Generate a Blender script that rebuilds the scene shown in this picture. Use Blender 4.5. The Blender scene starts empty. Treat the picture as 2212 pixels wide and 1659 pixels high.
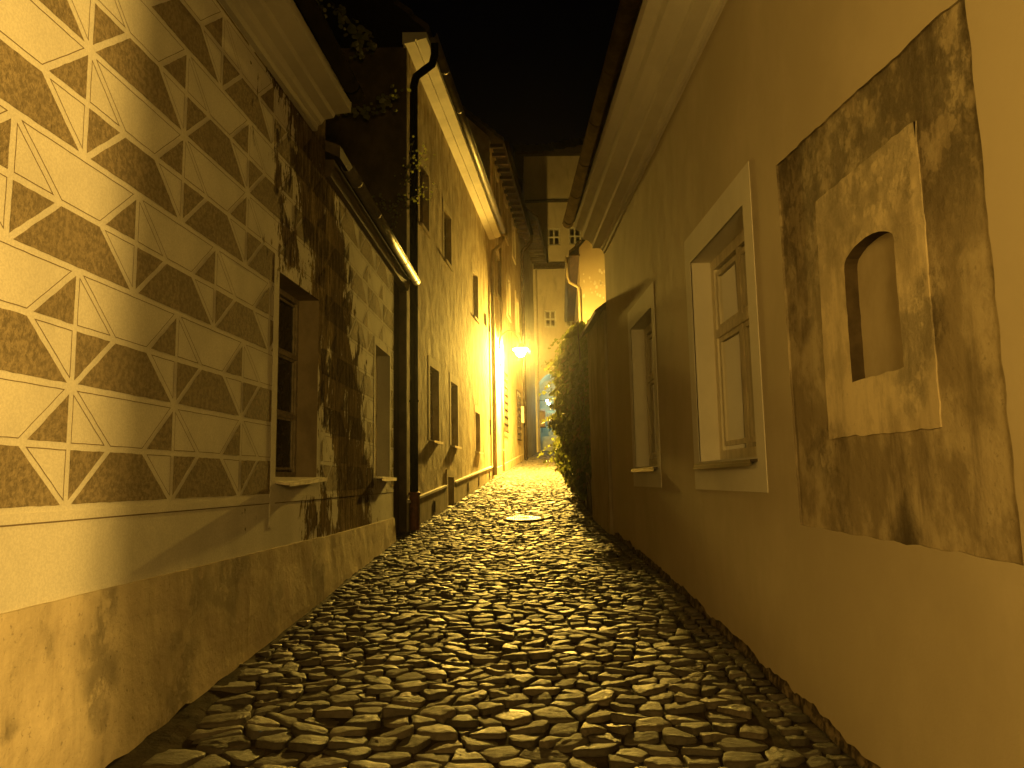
import bpy, bmesh, math, random
import numpy as np
from mathutils import Vector, Matrix, kdtree, noise
R_ = math.radians
C = bpy.context.scene.collection
sc = bpy.context.scene
rnd = random.Random(7)

# ------------------------------------------------------------------ camera
cam_d = bpy.data.cameras.new("camera"); cam = bpy.data.objects.new("camera", cam_d); C.objects.link(cam)
cam_d.sensor_fit = 'HORIZONTAL'; cam_d.sensor_width = 36.0; cam_d.lens = 36.0*1640/2212
cam_d.clip_start = 0.05; cam_d.clip_end = 500
cam.matrix_world = Matrix.Translation((0, 0, 1.6)) @ Matrix.Rotation(R_(90+7.16), 4, 'X') @ Matrix.Rotation(R_(-1.0), 4, 'Z')
sc.camera = cam

# ------------------------------------------------------------------ world: a black night sky
w = bpy.data.worlds.new("World"); sc.world = w; w.use_nodes = True
bg = w.node_tree.nodes['Background']; bg.inputs['Color'].default_value = (0.25, 0.35, 1.0, 1); bg.inputs['Strength'].default_value = 0.0004
sc.view_settings.view_transform = 'Standard'; sc.view_settings.look = 'None'
sc.view_settings.exposure = 0.0; sc.view_settings.gamma = 1.0
sc.cycles.use_denoising = True
sc.cycles.max_bounces = 6; sc.cycles.diffuse_bounces = 4; sc.cycles.glossy_bounces = 3
sc.cycles.transparent_max_bounces = 8; sc.cycles.caustics_reflective = False; sc.cycles.caustics_refractive = False

def point(name, loc, power, col, rad):
    l = bpy.data.lights.new(name, 'POINT'); l.energy = power; l.color = col; l.shadow_soft_size = rad
    o = bpy.data.objects.new(name, l); o.location = loc; C.objects.link(o); return o
AMBER = (1.0, 0.585, 0.115)
LAMP_COL = (1.0, 0.60, 0.085)
# the street lamp round the corner behind the photographer, then a fill light
point("street_light_behind_corner", (6.3, -3.2, 4.6), 7600, AMBER, 0.28)
point("fill_light_close_behind", (0.6, -1.3, 2.5), 560, AMBER, 0.5)  # added fill to brighten both walls; no lamp stands here

# ------------------------------------------------------------------ node helpers
def new_mat(name):
    m = bpy.data.materials.new(name); m.use_nodes = True
    nt = m.node_tree; b = nt.nodes['Principled BSDF']
    return m, nt, b
def N(nt, typ, **kw):
    n = nt.nodes.new(typ)
    for k, v in kw.items():
        if k in n.inputs.keys() if hasattr(n.inputs, 'keys') else False: n.inputs[k].default_value = v
        else: setattr(n, k, v)
    return n
def mapping(nt, scale, loc=(0, 0, 0)):
    tc = nt.nodes.new('ShaderNodeTexCoord'); mp = nt.nodes.new('ShaderNodeMapping')
    mp.inputs['Scale'].default_value = scale; mp.inputs['Location'].default_value = loc
    nt.links.new(tc.outputs['Object'], mp.inputs['Vector']); return mp.outputs['Vector']
def noise_f(nt, scale, sc3=(1, 1, 1), detail=5, rough=.6, loc=(0, 0, 0), dist=0):
    n = nt.nodes.new('ShaderNodeTexNoise'); n.inputs['Scale'].default_value = scale
    n.inputs['Detail'].default_value = detail; n.inputs['Roughness'].default_value = rough; n.inputs['Distortion'].default_value = dist
    nt.links.new(mapping(nt, sc3, loc), n.inputs['Vector']); return n.outputs['Fac']
def mathn(nt, op, a, b=None, c=None, clamp=False):
    n = nt.nodes.new('ShaderNodeMath'); n.operation = op; n.use_clamp = clamp
    for i, x in enumerate((a, b, c)):
        if x is None: continue
        if isinstance(x, (int, float)): n.inputs[i].default_value = x
        else: nt.links.new(x, n.inputs[i])
    return n.outputs[0]
def mrange(nt, x, a, b, c=0., d=1., smooth=True):
    n = nt.nodes.new('ShaderNodeMapRange'); n.interpolation_type = 'SMOOTHSTEP' if smooth else 'LINEAR'
    nt.links.new(x, n.inputs[0])
    for i, v in zip((1, 2, 3, 4), (a, b, c, d)): n.inputs[i].default_value = v
    return n.outputs[0]
def mixc(nt, fac, a, b, blend='MIX'):
    n = nt.nodes.new('ShaderNodeMix'); n.data_type = 'RGBA'; n.blend_type = blend
    for sock, x in ((n.inputs[0], fac), (n.inputs[6], a), (n.inputs[7], b)):
        if isinstance(x, (int, float)): sock.default_value = x
        elif isinstance(x, tuple): sock.default_value = (*x[:3], 1)
        else: nt.links.new(x, sock)
    return n.outputs[2]
def bump(nt, b, h, strength=.3, dist=.01):
    n = nt.nodes.new('ShaderNodeBump'); n.inputs['Strength'].default_value = strength; n.inputs['Distance'].default_value = dist
    nt.links.new(h, n.inputs['Height']); nt.links.new(n.outputs[0], b.inputs['Normal']); return n
def sep_pos(nt):
    tc = nt.nodes.new('ShaderNodeTexCoord'); s = nt.nodes.new('ShaderNodeSeparateXYZ'); nt.links.new(tc.outputs['Object'], s.inputs[0])
    return s.outputs
def g(v, t=1.0): return (v*1.02, v*.97*t, v*.86*t)

def plaster(name, c1, c2, rough=.9, big=.6, fine=45, bstr=.35, bdist=.004, streak=0., streakc=(.1, .08, .06), speck=0., mott=(.35, .65), crust=0.):
    m, nt, b = new_mat(name)
    n1 = noise_f(nt, big*2, (1, 1, .7), 6, .65)
    col = mixc(nt, mrange(nt, n1, *mott), c1, c2)
    if streak > 0:
        s = noise_f(nt, 3.0, (1, 1.6, .22), 6, .7, (3, 1, 7), .4)
        s2 = noise_f(nt, .9, (1, 1, .6), 3, .5, (13, 1, 7))
        f = mathn(nt, 'MULTIPLY', mrange(nt, s, .45, .75), mrange(nt, s2, .35, .6))
        col = mixc(nt, mathn(nt, 'MULTIPLY', f, streak), col, streakc)
    if speck > 0:
        s = noise_f(nt, 30, (1, 1, 1), 3, .7)
        col = mixc(nt, mathn(nt, 'MULTIPLY', mrange(nt, s, .60, .72), speck), col, tuple(x*.4 for x in c1))
    h = mathn(nt, 'ADD', mathn(nt, 'MULTIPLY', noise_f(nt, fine, (1, 1, 1), 4, .7), .5), mathn(nt, 'MULTIPLY', noise_f(nt, 2.2, (1, 1, 1), 3, .5), 3.0))
    if crust > 0:
        a1 = noise_f(nt, 5, (1, 1, .8), 12, .80, (4, 1, 2)); a2 = noise_f(nt, 1.5, (1, 1, 1), 3, .5, (8, 8, 8))
        zone = mathn(nt, 'MAXIMUM', mrange(nt, a2, .50, .66), mrange(nt, sep_pos(nt)[2], 2.4, 3.2, 0, .8))
        cf = mathn(nt, 'MULTIPLY', mrange(nt, a1, .44, .64), zone)
        col = mixc(nt, mathn(nt, 'MULTIPLY', cf, crust), col, streakc)
        li = mathn(nt, 'MULTIPLY', mrange(nt, noise_f(nt, 13, (1, 1, 1), 9, .85, (1, 9, 2)), .54, .70), zone)
        col = mixc(nt, mathn(nt, 'MULTIPLY', li, crust*.6), col, tuple(min(1, x*1.35) for x in c1))
        h = mathn(nt, 'ADD', h, mathn(nt, 'MULTIPLY', cf, -1.0))
    nt.links.new(col, b.inputs['Base Color']); b.inputs['Roughness'].default_value = rough
    b.inputs['Specular IOR Level'].default_value = .04
    bump(nt, b, h, bstr, bdist)
    return m
def simple(name, col, rough=.6, metal=0., nscale=8, var=.25, bstr=.15, sc3=(1, 1, 1)):
    m, nt, b = new_mat(name)
    n1 = noise_f(nt, nscale, sc3, 5, .6)
    c = mixc(nt, mrange(nt, n1, .3, .7), tuple(x*(1-var) for x in col), tuple(min(1, x*(1+var)) for x in col))
    nt.links.new(c, b.inputs['Base Color']); b.inputs['Roughness'].default_value = rough; b.inputs['Metallic'].default_value = metal
    nt.links.new(mrange(nt, n1, 0, 1, max(.05, rough-.12), min(1, rough+.12)), b.inputs['Roughness'])
    bump(nt, b, noise_f(nt, nscale*5, sc3, 3, .6), bstr, .003)
    if name == 'worn_cast_iron': b.inputs['Specular IOR Level'].default_value = .08
    if name in ('brown_copper', 'dark_downpipe'): b.inputs['Specular IOR Level'].default_value = 0
    return m

# weathering mask for the long sgraffito wall (where the upper coat has come off)
def peel_mask(nt):
    s = sep_pos(nt); Y, Z = s[1], s[2]
    q = mathn(nt, 'ADD', Y, mathn(nt, 'MULTIPLY', mathn(nt, 'SUBTRACT', Z, 3.0), .5))
    up = mrange(nt, q, 6.5, 8.9, -.85, .50, False)
    dn = mrange(nt, q, 9.6, 10.9, 0, -.98, False)
    ln = noise_f(nt, 1.9, (1, 1.3, .85), 8, .68, (5, 2, 9), .4)
    fine = noise_f(nt, 9, (1, 2.2, .5), 5, .7, (1, 4, 3), .3)
    v = mathn(nt, 'ADD', mathn(nt, 'ADD', up, dn), mathn(nt, 'ADD', mathn(nt, 'MULTIPLY', mathn(nt, 'SUBTRACT', ln, .5), 3.2), mathn(nt, 'MULTIPLY', mathn(nt, 'SUBTRACT', fine, .5), 1.7)))
    lowY = mrange(nt, Y, 5.6, 7.2, 0, .42, False)       # the band under the pattern is spotty sooner
    lowZ = mrange(nt, Z, 1.35, 1.55, 1, 0, False)
    hi = mrange(nt, Y, 8.6, 10.0, 0, -.5, False)
    v = mathn(nt, 'ADD', v, mathn(nt, 'MULTIPLY', lowZ, mathn(nt, 'ADD', lowY, hi)))
    return mrange(nt, v, -.03, .09)
def sgraf(name, c1, c2, fine, bstr, bdist, rough=.92, gr=.25):
    m, nt, b = new_mat(name)
    n1 = noise_f(nt, 1.3, (1, 1, .7), 6, .65)
    col = mixc(nt, mrange(nt, n1, .35, .65), c1, c2)
    grain = noise_f(nt, fine*1.2, (1, 1, 1), 3, .7, (3, 3, 3))
    col = mixc(nt, mrange(nt, grain, .38, .62, 0, gr), col, tuple(x*.45 for x in c1))
    mask = peel_mask(nt)
    wv = noise_f(nt, 7, (1, 2.0, .35), 7, .75, (2, 8, 1), .6)
    wcol = mixc(nt, mrange(nt, wv, .40, .66), (.09, .069, .044), (.34, .265, .165))
    fl = noise_f(nt, 12, (1, 2.6, .3), 5, .8, (9, 8, 1), .3)
    wcol = mixc(nt, mrange(nt, fl, .58, .66, 0, .8), wcol, (.40, .33, .22))
    big = noise_f(nt, 1.1, (1, 1, .5), 3, .6, (7, 3, 1))
    wcol = mixc(nt, mrange(nt, big, .4, .62, 0, .6), wcol, (.09, .066, .042))
    g2 = noise_f(nt, 38, (1, 1.3, .6), 6, .8, (2, 2, 5))
    wcol = mixc(nt, mrange(nt, g2, .42, .60, 0, .7), wcol, mixc(nt, .55, wcol, (.02, .014, .008)))
    wcol = mixc(nt, mrange(nt, noise_f(nt, 22, (1, 1.6, .4), 6, .8, (7, 2, 5)), .60, .68, 0, .7), wcol, (.42, .34, .22))
    col = mixc(nt, mask, col, wcol)
    nt.links.new(col, b.inputs['Base Color']); b.inputs['Roughness'].default_value = rough; nt.links.new(mrange(nt, mask, 0, 1, .03, 0), b.inputs['Specular IOR Level'])
    h = mathn(nt, 'MULTIPLY', noise_f(nt, fine, (1, 1, 1), 4, .75), 1.0)
    h = mathn(nt, 'ADD', h, mathn(nt, 'MULTIPLY', mask, -2.5))
    h = mathn(nt, 'ADD', h, mathn(nt, 'MULTIPLY', mathn(nt, 'MULTIPLY', mask, wv), 14.0))
    h = mathn(nt, 'ADD', h, mathn(nt, 'MULTIPLY', noise_f(nt, 1.7, (1, 1, 1), 3, .5), 3.0))
    bump(nt, b, h, bstr, bdist)
    return m

M = {}
M['sg_light'] = sgraf('cream_lime_plaster', g(.60), g(.50), 60, .7, .004)
M['sg_dark'] = sgraf('dark_scraped_render', (.29, .235, .155), (.23, .185, .12), 26, 1.0, .02, gr=.7)
M['sg_line'] = sgraf('incised_line', (.20, .155, .10), (.16, .12, .08), 40, .4, .004)
M['plinth_left'] = plaster('coarse_base_render', (.52, .44, .31), (.36, .30, .205), big=.8, fine=26, bstr=1.0, bdist=.016, streak=.5, streakc=(.22, .17, .11), speck=.7, crust=.12)
M['cornice_left'] = plaster('cornice_stucco', g(.42), g(.34), fine=30, bstr=.3)
M['right_wall'] = plaster('smooth_ochre_plaster', (.50, .435, .325), (.43, .37, .27), big=.35, fine=60, bstr=.6, bdist=.005)
M['right_wall_far'] = plaster('streaked_ochre_plaster', (.46, .40, .30), (.36, .31, .22), big=.6, fine=60, bstr=.35, streak=.6, streakc=(.22, .18, .12))
M['right_frame'] = plaster('pale_window_surround', g(.66), g(.58), fine=60, bstr=.2, bdist=.002)
M['patch'] = plaster('old_mottled_plaster', (.45, .38, .26), (.28, .23, .15), big=1.6, fine=26, bstr=1.0, bdist=.012, streak=.85, streakc=(.11, .085, .055), speck=.5, mott=(.40, .58), crust=.6)
M['patch_frame'] = plaster('old_pale_plaster_frame', (.68, .58, .40), (.50, .42, .285), big=2.2, fine=24, bstr=1.0, bdist=.010, streak=.5, streakc=(.17, .13, .085), speck=.3, mott=(.42, .6), crust=.3)
M['patch_dark'] = plaster('dark_niche_edge', (.10, .075, .045), (.06, .045, .028), big=3, fine=24, bstr=.8)  # plain darker plaster for the niche's inner edge
M['niche_back'] = plaster('niche_plaster', (.46, .39, .27), (.38, .32, .215), big=1.4, fine=40, bstr=.4)
M['rubble'] = plaster('rubble_base', (.19, .15, .10), (.06, .047, .032), big=6, fine=18, bstr=1.0, bdist=.03, mott=(.42, .58))
M['h2_wall'] = plaster('stained_yellow_plaster', (.52, .45, .32), (.33, .27, .18), big=1.3, fine=20, bstr=1.0, bdist=.012, streak=.95, streakc=(.13, .10, .06), speck=.3)
M['reveal_old'] = plaster('dark_reveal', (.30, .245, .165), (.20, .16, .105), big=1.2, fine=26, bstr=.7, streak=.5, streakc=(.12, .09, .06))  # darker brown plaster for the near left window's reveal
M['side'] = plaster('dark_side_render', (.13, .10, .07), (.07, .055, .04), big=1.0, fine=24, bstr=.6)  # darker plaster for house 2's side face and the set-back wall
M['h2_plinth'] = plaster('grey_base_plaster', (.33, .29, .22), (.25, .21, .155), big=1.2, fine=30, bstr=.5, streak=.5)
M['h2_frame'] = plaster('plain_surround_plaster', (.56, .49, .37), (.46, .40, .29), fine=40, bstr=.3, streak=.4)
M['h2_cornice'] = plaster('pale_cornice', g(.68), g(.55), fine=40, bstr=.3)
M['h3_wall'] = plaster('rough_yellow_plaster', (.50, .43, .30), (.34, .28, .19), big=1.1, fine=20, bstr=.7, bdist=.01, streak=.6, streakc=(.22, .18, .12))
M['h4_wall'] = plaster('grey_yellow_plaster', (.40, .34, .25), (.31, .26, .19), big=.8, fine=20, bstr=.4, streak=.4)
M['end_wall'] = plaster('end_house_plaster', (.56, .49, .37), (.48, .41, .31), big=.4, fine=20, bstr=.3, streak=.3)
M['r2_wall'] = plaster('peeling_pale_plaster', (.47, .40, .28), (.44, .37, .26), fine=30, bstr=.3)
M['passage'] = plaster('passage_plaster', (.40, .40, .37), (.30, .30, .28), fine=20, bstr=.3)
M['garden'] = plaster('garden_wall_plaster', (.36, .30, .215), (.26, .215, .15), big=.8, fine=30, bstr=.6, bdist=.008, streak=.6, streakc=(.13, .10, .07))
M['zinc'] = simple('weathered_zinc', (.10, .088, .070), .5, .3, 6, .25, .1)
M['copper'] = simple('brown_copper', (.04, .029, .018), .6, 0., 6, .3, .1)
M['sill_dark'] = simple('dark_metal_sill', (.07, .055, .045), .35, .6, 10, .3)
M['sill_pale'] = simple('pale_metal_sill', (.62, .56, .46), .45, .2, 10, .2)
M['black_pipe'] = simple('dark_downpipe', (.005, .004, .003), .5, .0, 5, .3, .1)
M['rust_pipe'] = simple('rust_brown_castiron', (.16, .06, .035), .6, .3, 12, .35, .3)
M['wood_frame'] = simple('painted_window_wood', (.66, .60, .46), .5, 0, 14, .15, .15, (1, 1, .15))
M['white_frame'] = simple('white_window_wood', (.62, .58, .50), .5, 0, 14, .12, .1)
M['old_frame'] = simple('weathered_grey_window_wood', (.24, .20, .145), .7, 0, 14, .3, .3)
M['brown_frame'] = simple('brown_window_wood', (.17, .11, .07), .5, 0, 14, .2, .2)
M['roof'] = simple('dark_roof_tile', (.05, .036, .028), .8, 0, 9, .4, .6)
M['timber'] = simple('dark_old_timber', (.06, .042, .028), .8, 0, 10, .4, .5, (1, .15, 1))
M['box_wood'] = simple('red_brown_board', (.17, .10, .06), .6, 0, 10, .3, .3)
M['iron'] = simple('wrought_iron', (.055, .042, .032), .55, .6, 20, .3, .2)
M['lamp_metal'] = simple('painted_lamp_metal', (.42, .37, .27), .5, .0, 12, .2, .1)
M['manhole'] = simple('worn_cast_iron', (.03, .024, .017), .8, 0., 30, .35, .3)
M['dark_in'] = simple('dark_interior', (.02, .018, .015), .9)
M['curtain'] = simple('pale_curtain', (.86, .86, .82), .9, 0, 4, .12, .1, (1, 4, .2))
def glass(name, tint=(.02, .02, .02), tr=.85):
    m, nt, b = new_mat(name); out = nt.nodes['Material Output']
    nt.nodes.remove(b)
    tb = N(nt, 'ShaderNodeBsdfTransparent'); gl = N(nt, 'ShaderNodeBsdfGlossy'); gl.inputs['Roughness'].default_value = .03
    tb.inputs['Color'].default_value = (tr, tr, tr*.95, 1)
    fr = N(nt, 'ShaderNodeFresnel'); fr.inputs['IOR'].default_value = 1.5
    nn = noise_f(nt, 1.6, (1, 1, 1), 2, .5); bp = N(nt, 'ShaderNodeBump'); bp.inputs['Strength'].default_value = .15; bp.inputs['Distance'].default_value = .01
    nt.links.new(nn, bp.inputs['Height']); nt.links.new(bp.outputs[0], gl.inputs['Normal'])
    mx = N(nt, 'ShaderNodeMixShader'); f2 = mathn(nt, 'ADD', fr.outputs[0], .03)
    nt.links.new(f2, mx.inputs[0]); nt.links.new(tb.outputs[0], mx.inputs[1]); nt.links.new(gl.outputs[0], mx.inputs[2])
    nt.links.new(mx.outputs[0], out.inputs['Surface']); return m
M['glass'] = glass('window_glass')
def emis(name, col, st):
    m, nt, b = new_mat(name); b.inputs['Base Color'].default_value = (.1, .1, .1, 1)
    b.inputs['Emission Color'].default_value = (*col, 1); b.inputs['Emission Strength'].default_value = st; return m
M['lamp_glow'] = emis('sodium_lamp_bowl', LAMP_COL, 13000)
M['cyan_glow'] = emis('cold_lamp_tube', (.62, .95, 1.0), 55)
def leafmat(name, c1, c2, tl=.35):
    m, nt, b = new_mat(name); out = nt.nodes['Material Output']
    oi = nt.nodes.new('ShaderNodeNewGeometry')
    col = mixc(nt, oi.outputs['Random Per Island'], c1, c2)
    nt.links.new(col, b.inputs['Base Color']); b.inputs['Roughness'].default_value = .42
    t = N(nt, 'ShaderNodeBsdfTranslucent'); nt.links.new(mixc(nt, .6, col, (.55, .60, .12)), t.inputs['Color'])
    mx = N(nt, 'ShaderNodeMixShader'); mx.inputs[0].default_value = tl
    nt.links.new(b.outputs[0], mx.inputs[1]); nt.links.new(t.outputs[0], mx.inputs[2]); nt.links.new(mx.outputs[0], out.inputs['Surface']); return m
M['ivy'] = leafmat('creeper_leaf', (.018, .032, .009), (.07, .10, .025), .5)
M['ivy_red'] = leafmat('reddened_creeper_leaf', (.22, .10, .05), (.30, .17, .08))
M['vine_leaf'] = leafmat('round_vine_leaf', (.12, .14, .05), (.22, .21, .09), .25)
M['bark'] = simple('thin_bark', (.10, .075, .05), .8, 0, 20, .3, .3)
# cobbles
def cobble_mat():
    m, nt, b = new_mat('worn_cobblestone')
    ge = nt.nodes.new('ShaderNodeNewGeometry'); r = ge.outputs['Random Per Island']
    r2 = mathn(nt, 'FRACT', mathn(nt, 'MULTIPLY', r, 17.31))
    c = mixc(nt, r, (.026, .021, .016), (.095, .077, .056))
    c = mixc(nt, mrange(nt, r2, .6, 1.0), c, (.06, .052, .044))
    grain = noise_f(nt, 26, (1, 2.4, 1), 6, .75)
    c = mixc(nt, mrange(nt, grain, .38, .66, 0, .75), c, mixc(nt, .5, c, (.03, .024, .018)))
    nt.links.new(c, b.inputs['Base Color'])
    r3 = mathn(nt, 'FRACT', mathn(nt, 'MULTIPLY', r, 41.7))
    nt.links.new(mathn(nt, 'ADD', mathn(nt, 'ADD', mathn(nt, 'MULTIPLY', r2, .20), mrange(nt, r3, .78, .9, 0, -.08)), mrange(nt, grain, .3, .7, .43, .63)), b.inputs['Roughness'])
    b.inputs['Specular IOR Level'].default_value = .5
    h = mathn(nt, 'ADD', noise_f(nt, 38, (1, 2.2, 1), 5, .75), mathn(nt, 'MULTIPLY', noise_f(nt, 11, (1, 1.8, 1), 3, .6, (4, 4, 4)), 1.8))
    bump(nt, b, h, .85, .010)
    return m
M['cobble'] = cobble_mat()
M['manhole_worn'] = simple('worn_shiny_iron', (.30, .26, .20), .4, .6, 30, .3, .3)
M['dirt'] = plaster('damp_joint_soil', (.045, .035, .024), (.02, .016, .011), rough=.85, big=4, fine=40, bstr=1, bdist=.02)
M['dirt_edge'] = plaster('trodden_soil', (.055, .043, .030), (.03, .024, .017), rough=.85, big=3, fine=30, bstr=1, bdist=.02)

# ------------------------------------------------------------------ mesh helpers
class MB:
    def __init__(s): s.v = []; s.f = []; s.mi = []; s.mats = []
    def m(s, key):
        if key not in s.mats: s.mats.append(key)
        return s.mats.index(key)
    def face(s, pts, mat):
        i = len(s.v); s.v.extend([tuple(p) for p in pts]); s.f.append(tuple(range(i, i+len(pts)))); s.mi.append(s.m(mat))
    def hexa(s, p, mat):   # 8 points: bottom ring 0-3, top ring 4-7
        i = len(s.v); s.v.extend([tuple(q) for q in p])
        for q in ((0, 3, 2, 1), (4, 5, 6, 7), (0, 1, 5, 4), (1, 2, 6, 5), (2, 3, 7, 6), (3, 0, 4, 7)):
            s.f.append(tuple(i+k for k in q)); s.mi.append(s.m(mat))
    def box(s, a, b, mat):
        (x0, y0, z0), (x1, y1, z1) = a, b
        s.hexa([(x0, y0, z0), (x1, y0, z0), (x1, y1, z0), (x0, y1, z0), (x0, y0, z1), (x1, y0, z1), (x1, y1, z1), (x0, y1, z1)], mat)
    def tube(s, path, r, mat, n=10, caps=True):
        path = [Vector(p) for p in path]; rs = r if isinstance(r, (list, tuple)) else [r]*len(path)
        base = len(s.v); up = None
        for k, p in enumerate(path):
            t = (path[min(k+1, len(path)-1)]-path[max(k-1, 0)]).normalized()
            if up is None:
                up = Vector((0, 0, 1)) if abs(t.z) < .9 else Vector((0, 1, 0))
            a = (up - t*up.dot(t)).normalized(); up = a; bb = t.cross(a)
            for j in range(n):
                an = 2*math.pi*j/n; s.v.append(tuple(p + (a*math.cos(an)+bb*math.sin(an))*rs[k]))
        for k in range(len(path)-1):
            for j in range(n):
                j2 = (j+1) % n
                s.f.append((base+k*n+j, base+k*n+j2, base+(k+1)*n+j2, base+(k+1)*n+j)); s.mi.append(s.m(mat))
        if caps:
            s.f.append(tuple(base+j for j in range(n))[::-1]); s.mi.append(s.m(mat))
            e = base+(len(path)-1)*n; s.f.append(tuple(e+j for j in range(n))); s.mi.append(s.m(mat))
    def lathe(s, c, prof, mat, n=24, cap=True):
        base = len(s.v); c = Vector(c)
        for r, z in prof:
            for j in range(n):
                an = 2*math.pi*j/n; s.v.append((c.x+r*math.cos(an), c.y+r*math.sin(an), c.z+z))
        for k in range(len(prof)-1):
            for j in range(n):
                j2 = (j+1) % n
                s.f.append((base+k*n+j, base+k*n+j2, base+(k+1)*n+j2, base+(k+1)*n+j)); s.mi.append(s.m(mat))
        if cap:
            for k in (0, len(prof)-1):
                s.f.append(tuple(base+k*n+j for j in range(n))); s.mi.append(s.m(mat))
    def build(s, name, parent=None, smooth=False, bevel=0, recalc=True, label=None):
        me = bpy.data.meshes.new(name); me.from_pydata(s.v, [], s.f)
        for k in s.mats: me.materials.append(M[k])
        if len(s.mats) > 1: me.polygons.foreach_set('material_index', s.mi)
        if smooth: me.polygons.foreach_set('use_smooth', [True]*len(s.f))
        if recalc:
            bm = bmesh.new(); bm.from_mesh(me); bmesh.ops.recalc_face_normals(bm, faces=bm.faces); bm.to_mesh(me); bm.free()
        me.update()
        o = bpy.data.objects.new(name, me); C.objects.link(o)
        if bevel:
            md = o.modifiers.new('b', 'BEVEL'); md.width = bevel; md.segments = 2; md.limit_method = 'ANGLE'
        if parent is not None:
            o.parent = parent; o.matrix_parent_inverse = Matrix.Identity(4)
        if label: o['label'] = label
        return o
def tag(o, label, cat, group=None):
    o['label'] = label; o['category'] = cat
    if group: o['group'] = group
    return o
def thing(name, label, cat, group=None):
    o = bpy.data.objects.new(name, None); C.objects.link(o); return tag(o, label, cat, group)

class WF:   # a wall line: Y along the street, z up, off = metres out into the street
    def __init__(s, x0, y0, deg, side): s.x0, s.y0, s.k, s.side = x0, y0, math.tan(R_(deg)), side
    def X(s, Y): return s.x0+s.k*(Y-s.y0)
    def P(s, Y, z, o=0.): return Vector((s.X(Y)+s.side*o, Y, z))
    def box(s, mb, Y0, Y1, z0, z1, o0, o1, mat):
        P = s.P
        mb.hexa([P(Y0, z0, o0), P(Y1, z0, o0), P(Y1, z0, o1), P(Y0, z0, o1), P(Y0, z1, o0), P(Y1, z1, o0), P(Y1, z1, o1), P(Y0, z1, o1)], mat)
    def quad(s, mb, Y0, Y1, z0, z1, o, mat):
        P = s.P; mb.face([P(Y0, z0, o), P(Y1, z0, o), P(Y1, z1, o), P(Y0, z1, o)], mat)
    def wall(s, mb, Y0, Y1, z0, z1, holes, mat, depth=5.0, o=0., reveal_mat=None, split=None, side=None):
        ys = sorted({Y0, Y1, *[v for h in holes for v in h[:2]], *(split or [])}); zs = sorted({z0, z1, *[v for h in holes for v in h[2:4]]})
        ys = [y for y in ys if Y0 <= y <= Y1]
        for a, b in zip(ys, ys[1:]):
            for c, d in zip(zs, zs[1:]):
                my, mz = (a+b)/2, (c+d)/2
                if any(h[0] < my < h[1] and h[2] < mz < h[3] for h in holes): continue
                s.quad(mb, a, b, c, d, o, mat)
        for h in holes:
            if len(h) < 5: continue
            a, b, c, d, dep = h[:5]; rm = h[5] if len(h) > 5 else (reveal_mat or mat); P = s.P
            mb.face([P(a, c, o), P(a, d, o), P(a, d, -dep), P(a, c, -dep)], rm); mb.face([P(b, c, o), P(b, d, o), P(b, d, -dep), P(b, c, -dep)], rm)
            mb.face([P(a, d, o), P(b, d, o), P(b, d, -dep), P(a, d, -dep)], rm); mb.face([P(a, c, o), P(b, c, o), P(b, c, -dep), P(a, c, -dep)], rm)
        P = s.P
        mb.face([P(Y0, z0, o), P(Y0, z1, o), P(Y0, z1, -depth), P(Y0, z0, -depth)], side or mat)
        mb.face([P(Y1, z0, o), P(Y1, z1, o), P(Y1, z1, -depth), P(Y1, z0, -depth)], mat)
        mb.face([P(Y0, z1, o), P(Y1, z1, o), P(Y1, z1, -depth), P(Y0, z1, -depth)], mat)
        mb.face([P(Y0, z0, -depth), P(Y1, z0, -depth), P(Y1, z1, -depth), P(Y0, z1, -depth)], mat)
    def extrude(s, mb, Y0, Y1, prof, mat, nseg=1):      # closed profile (off,z)
        n = len(prof); ys = [Y0+(Y1-Y0)*k/nseg for k in range(nseg+1)]
        b = len(mb.v)
        for y in ys:
            for o, z in prof: mb.v.append(tuple(s.P(y, z, o)))
        for k in range(nseg):
            for j in range(n):
                j2 = (j+1) % n; mb.f.append((b+k*n+j, b+k*n+j2, b+(k+1)*n+j2, b+(k+1)*n+j)); mb.mi.append(mb.m(mat))
        mb.f.append(tuple(b+j for j in range(n))); mb.mi.append(mb.m(mat))
        e = b+nseg*n; mb.f.append(tuple(e+j for j in range(n))[::-1]); mb.mi.append(mb.m(mat))

LA = WF(-2.38, 4.61, 3.7, 1)           # near half of the sgraffito house
LB = WF(-2.132, 8.44, 1.6, 1)          # its far half, after the slight bend
H2 = WF(-1.90, 14.8, 5.8, 1)
H3 = WF(-.70, 26.5, 6.3, 1)
R1 = WF(1.90, 4.39, -1.35, -1)
GW = WF(1.64, 13.2, -1.35, -1)

GP = [(-8, -.80), (0, -.36), (4.5, 0), (9.6, .43), (12.9, .62), (14.9, .75), (18, .97), (28.2, 1.80), (37.3, 2.53), (47, 3.27), (60, 4.0)]
def gz(Y):
    for (a, za), (b, zb) in zip(GP, GP[1:]):
        if Y <= b: return za+(zb-za)*(Y-a)/(b-a)
    return GP[-1][1]

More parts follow.
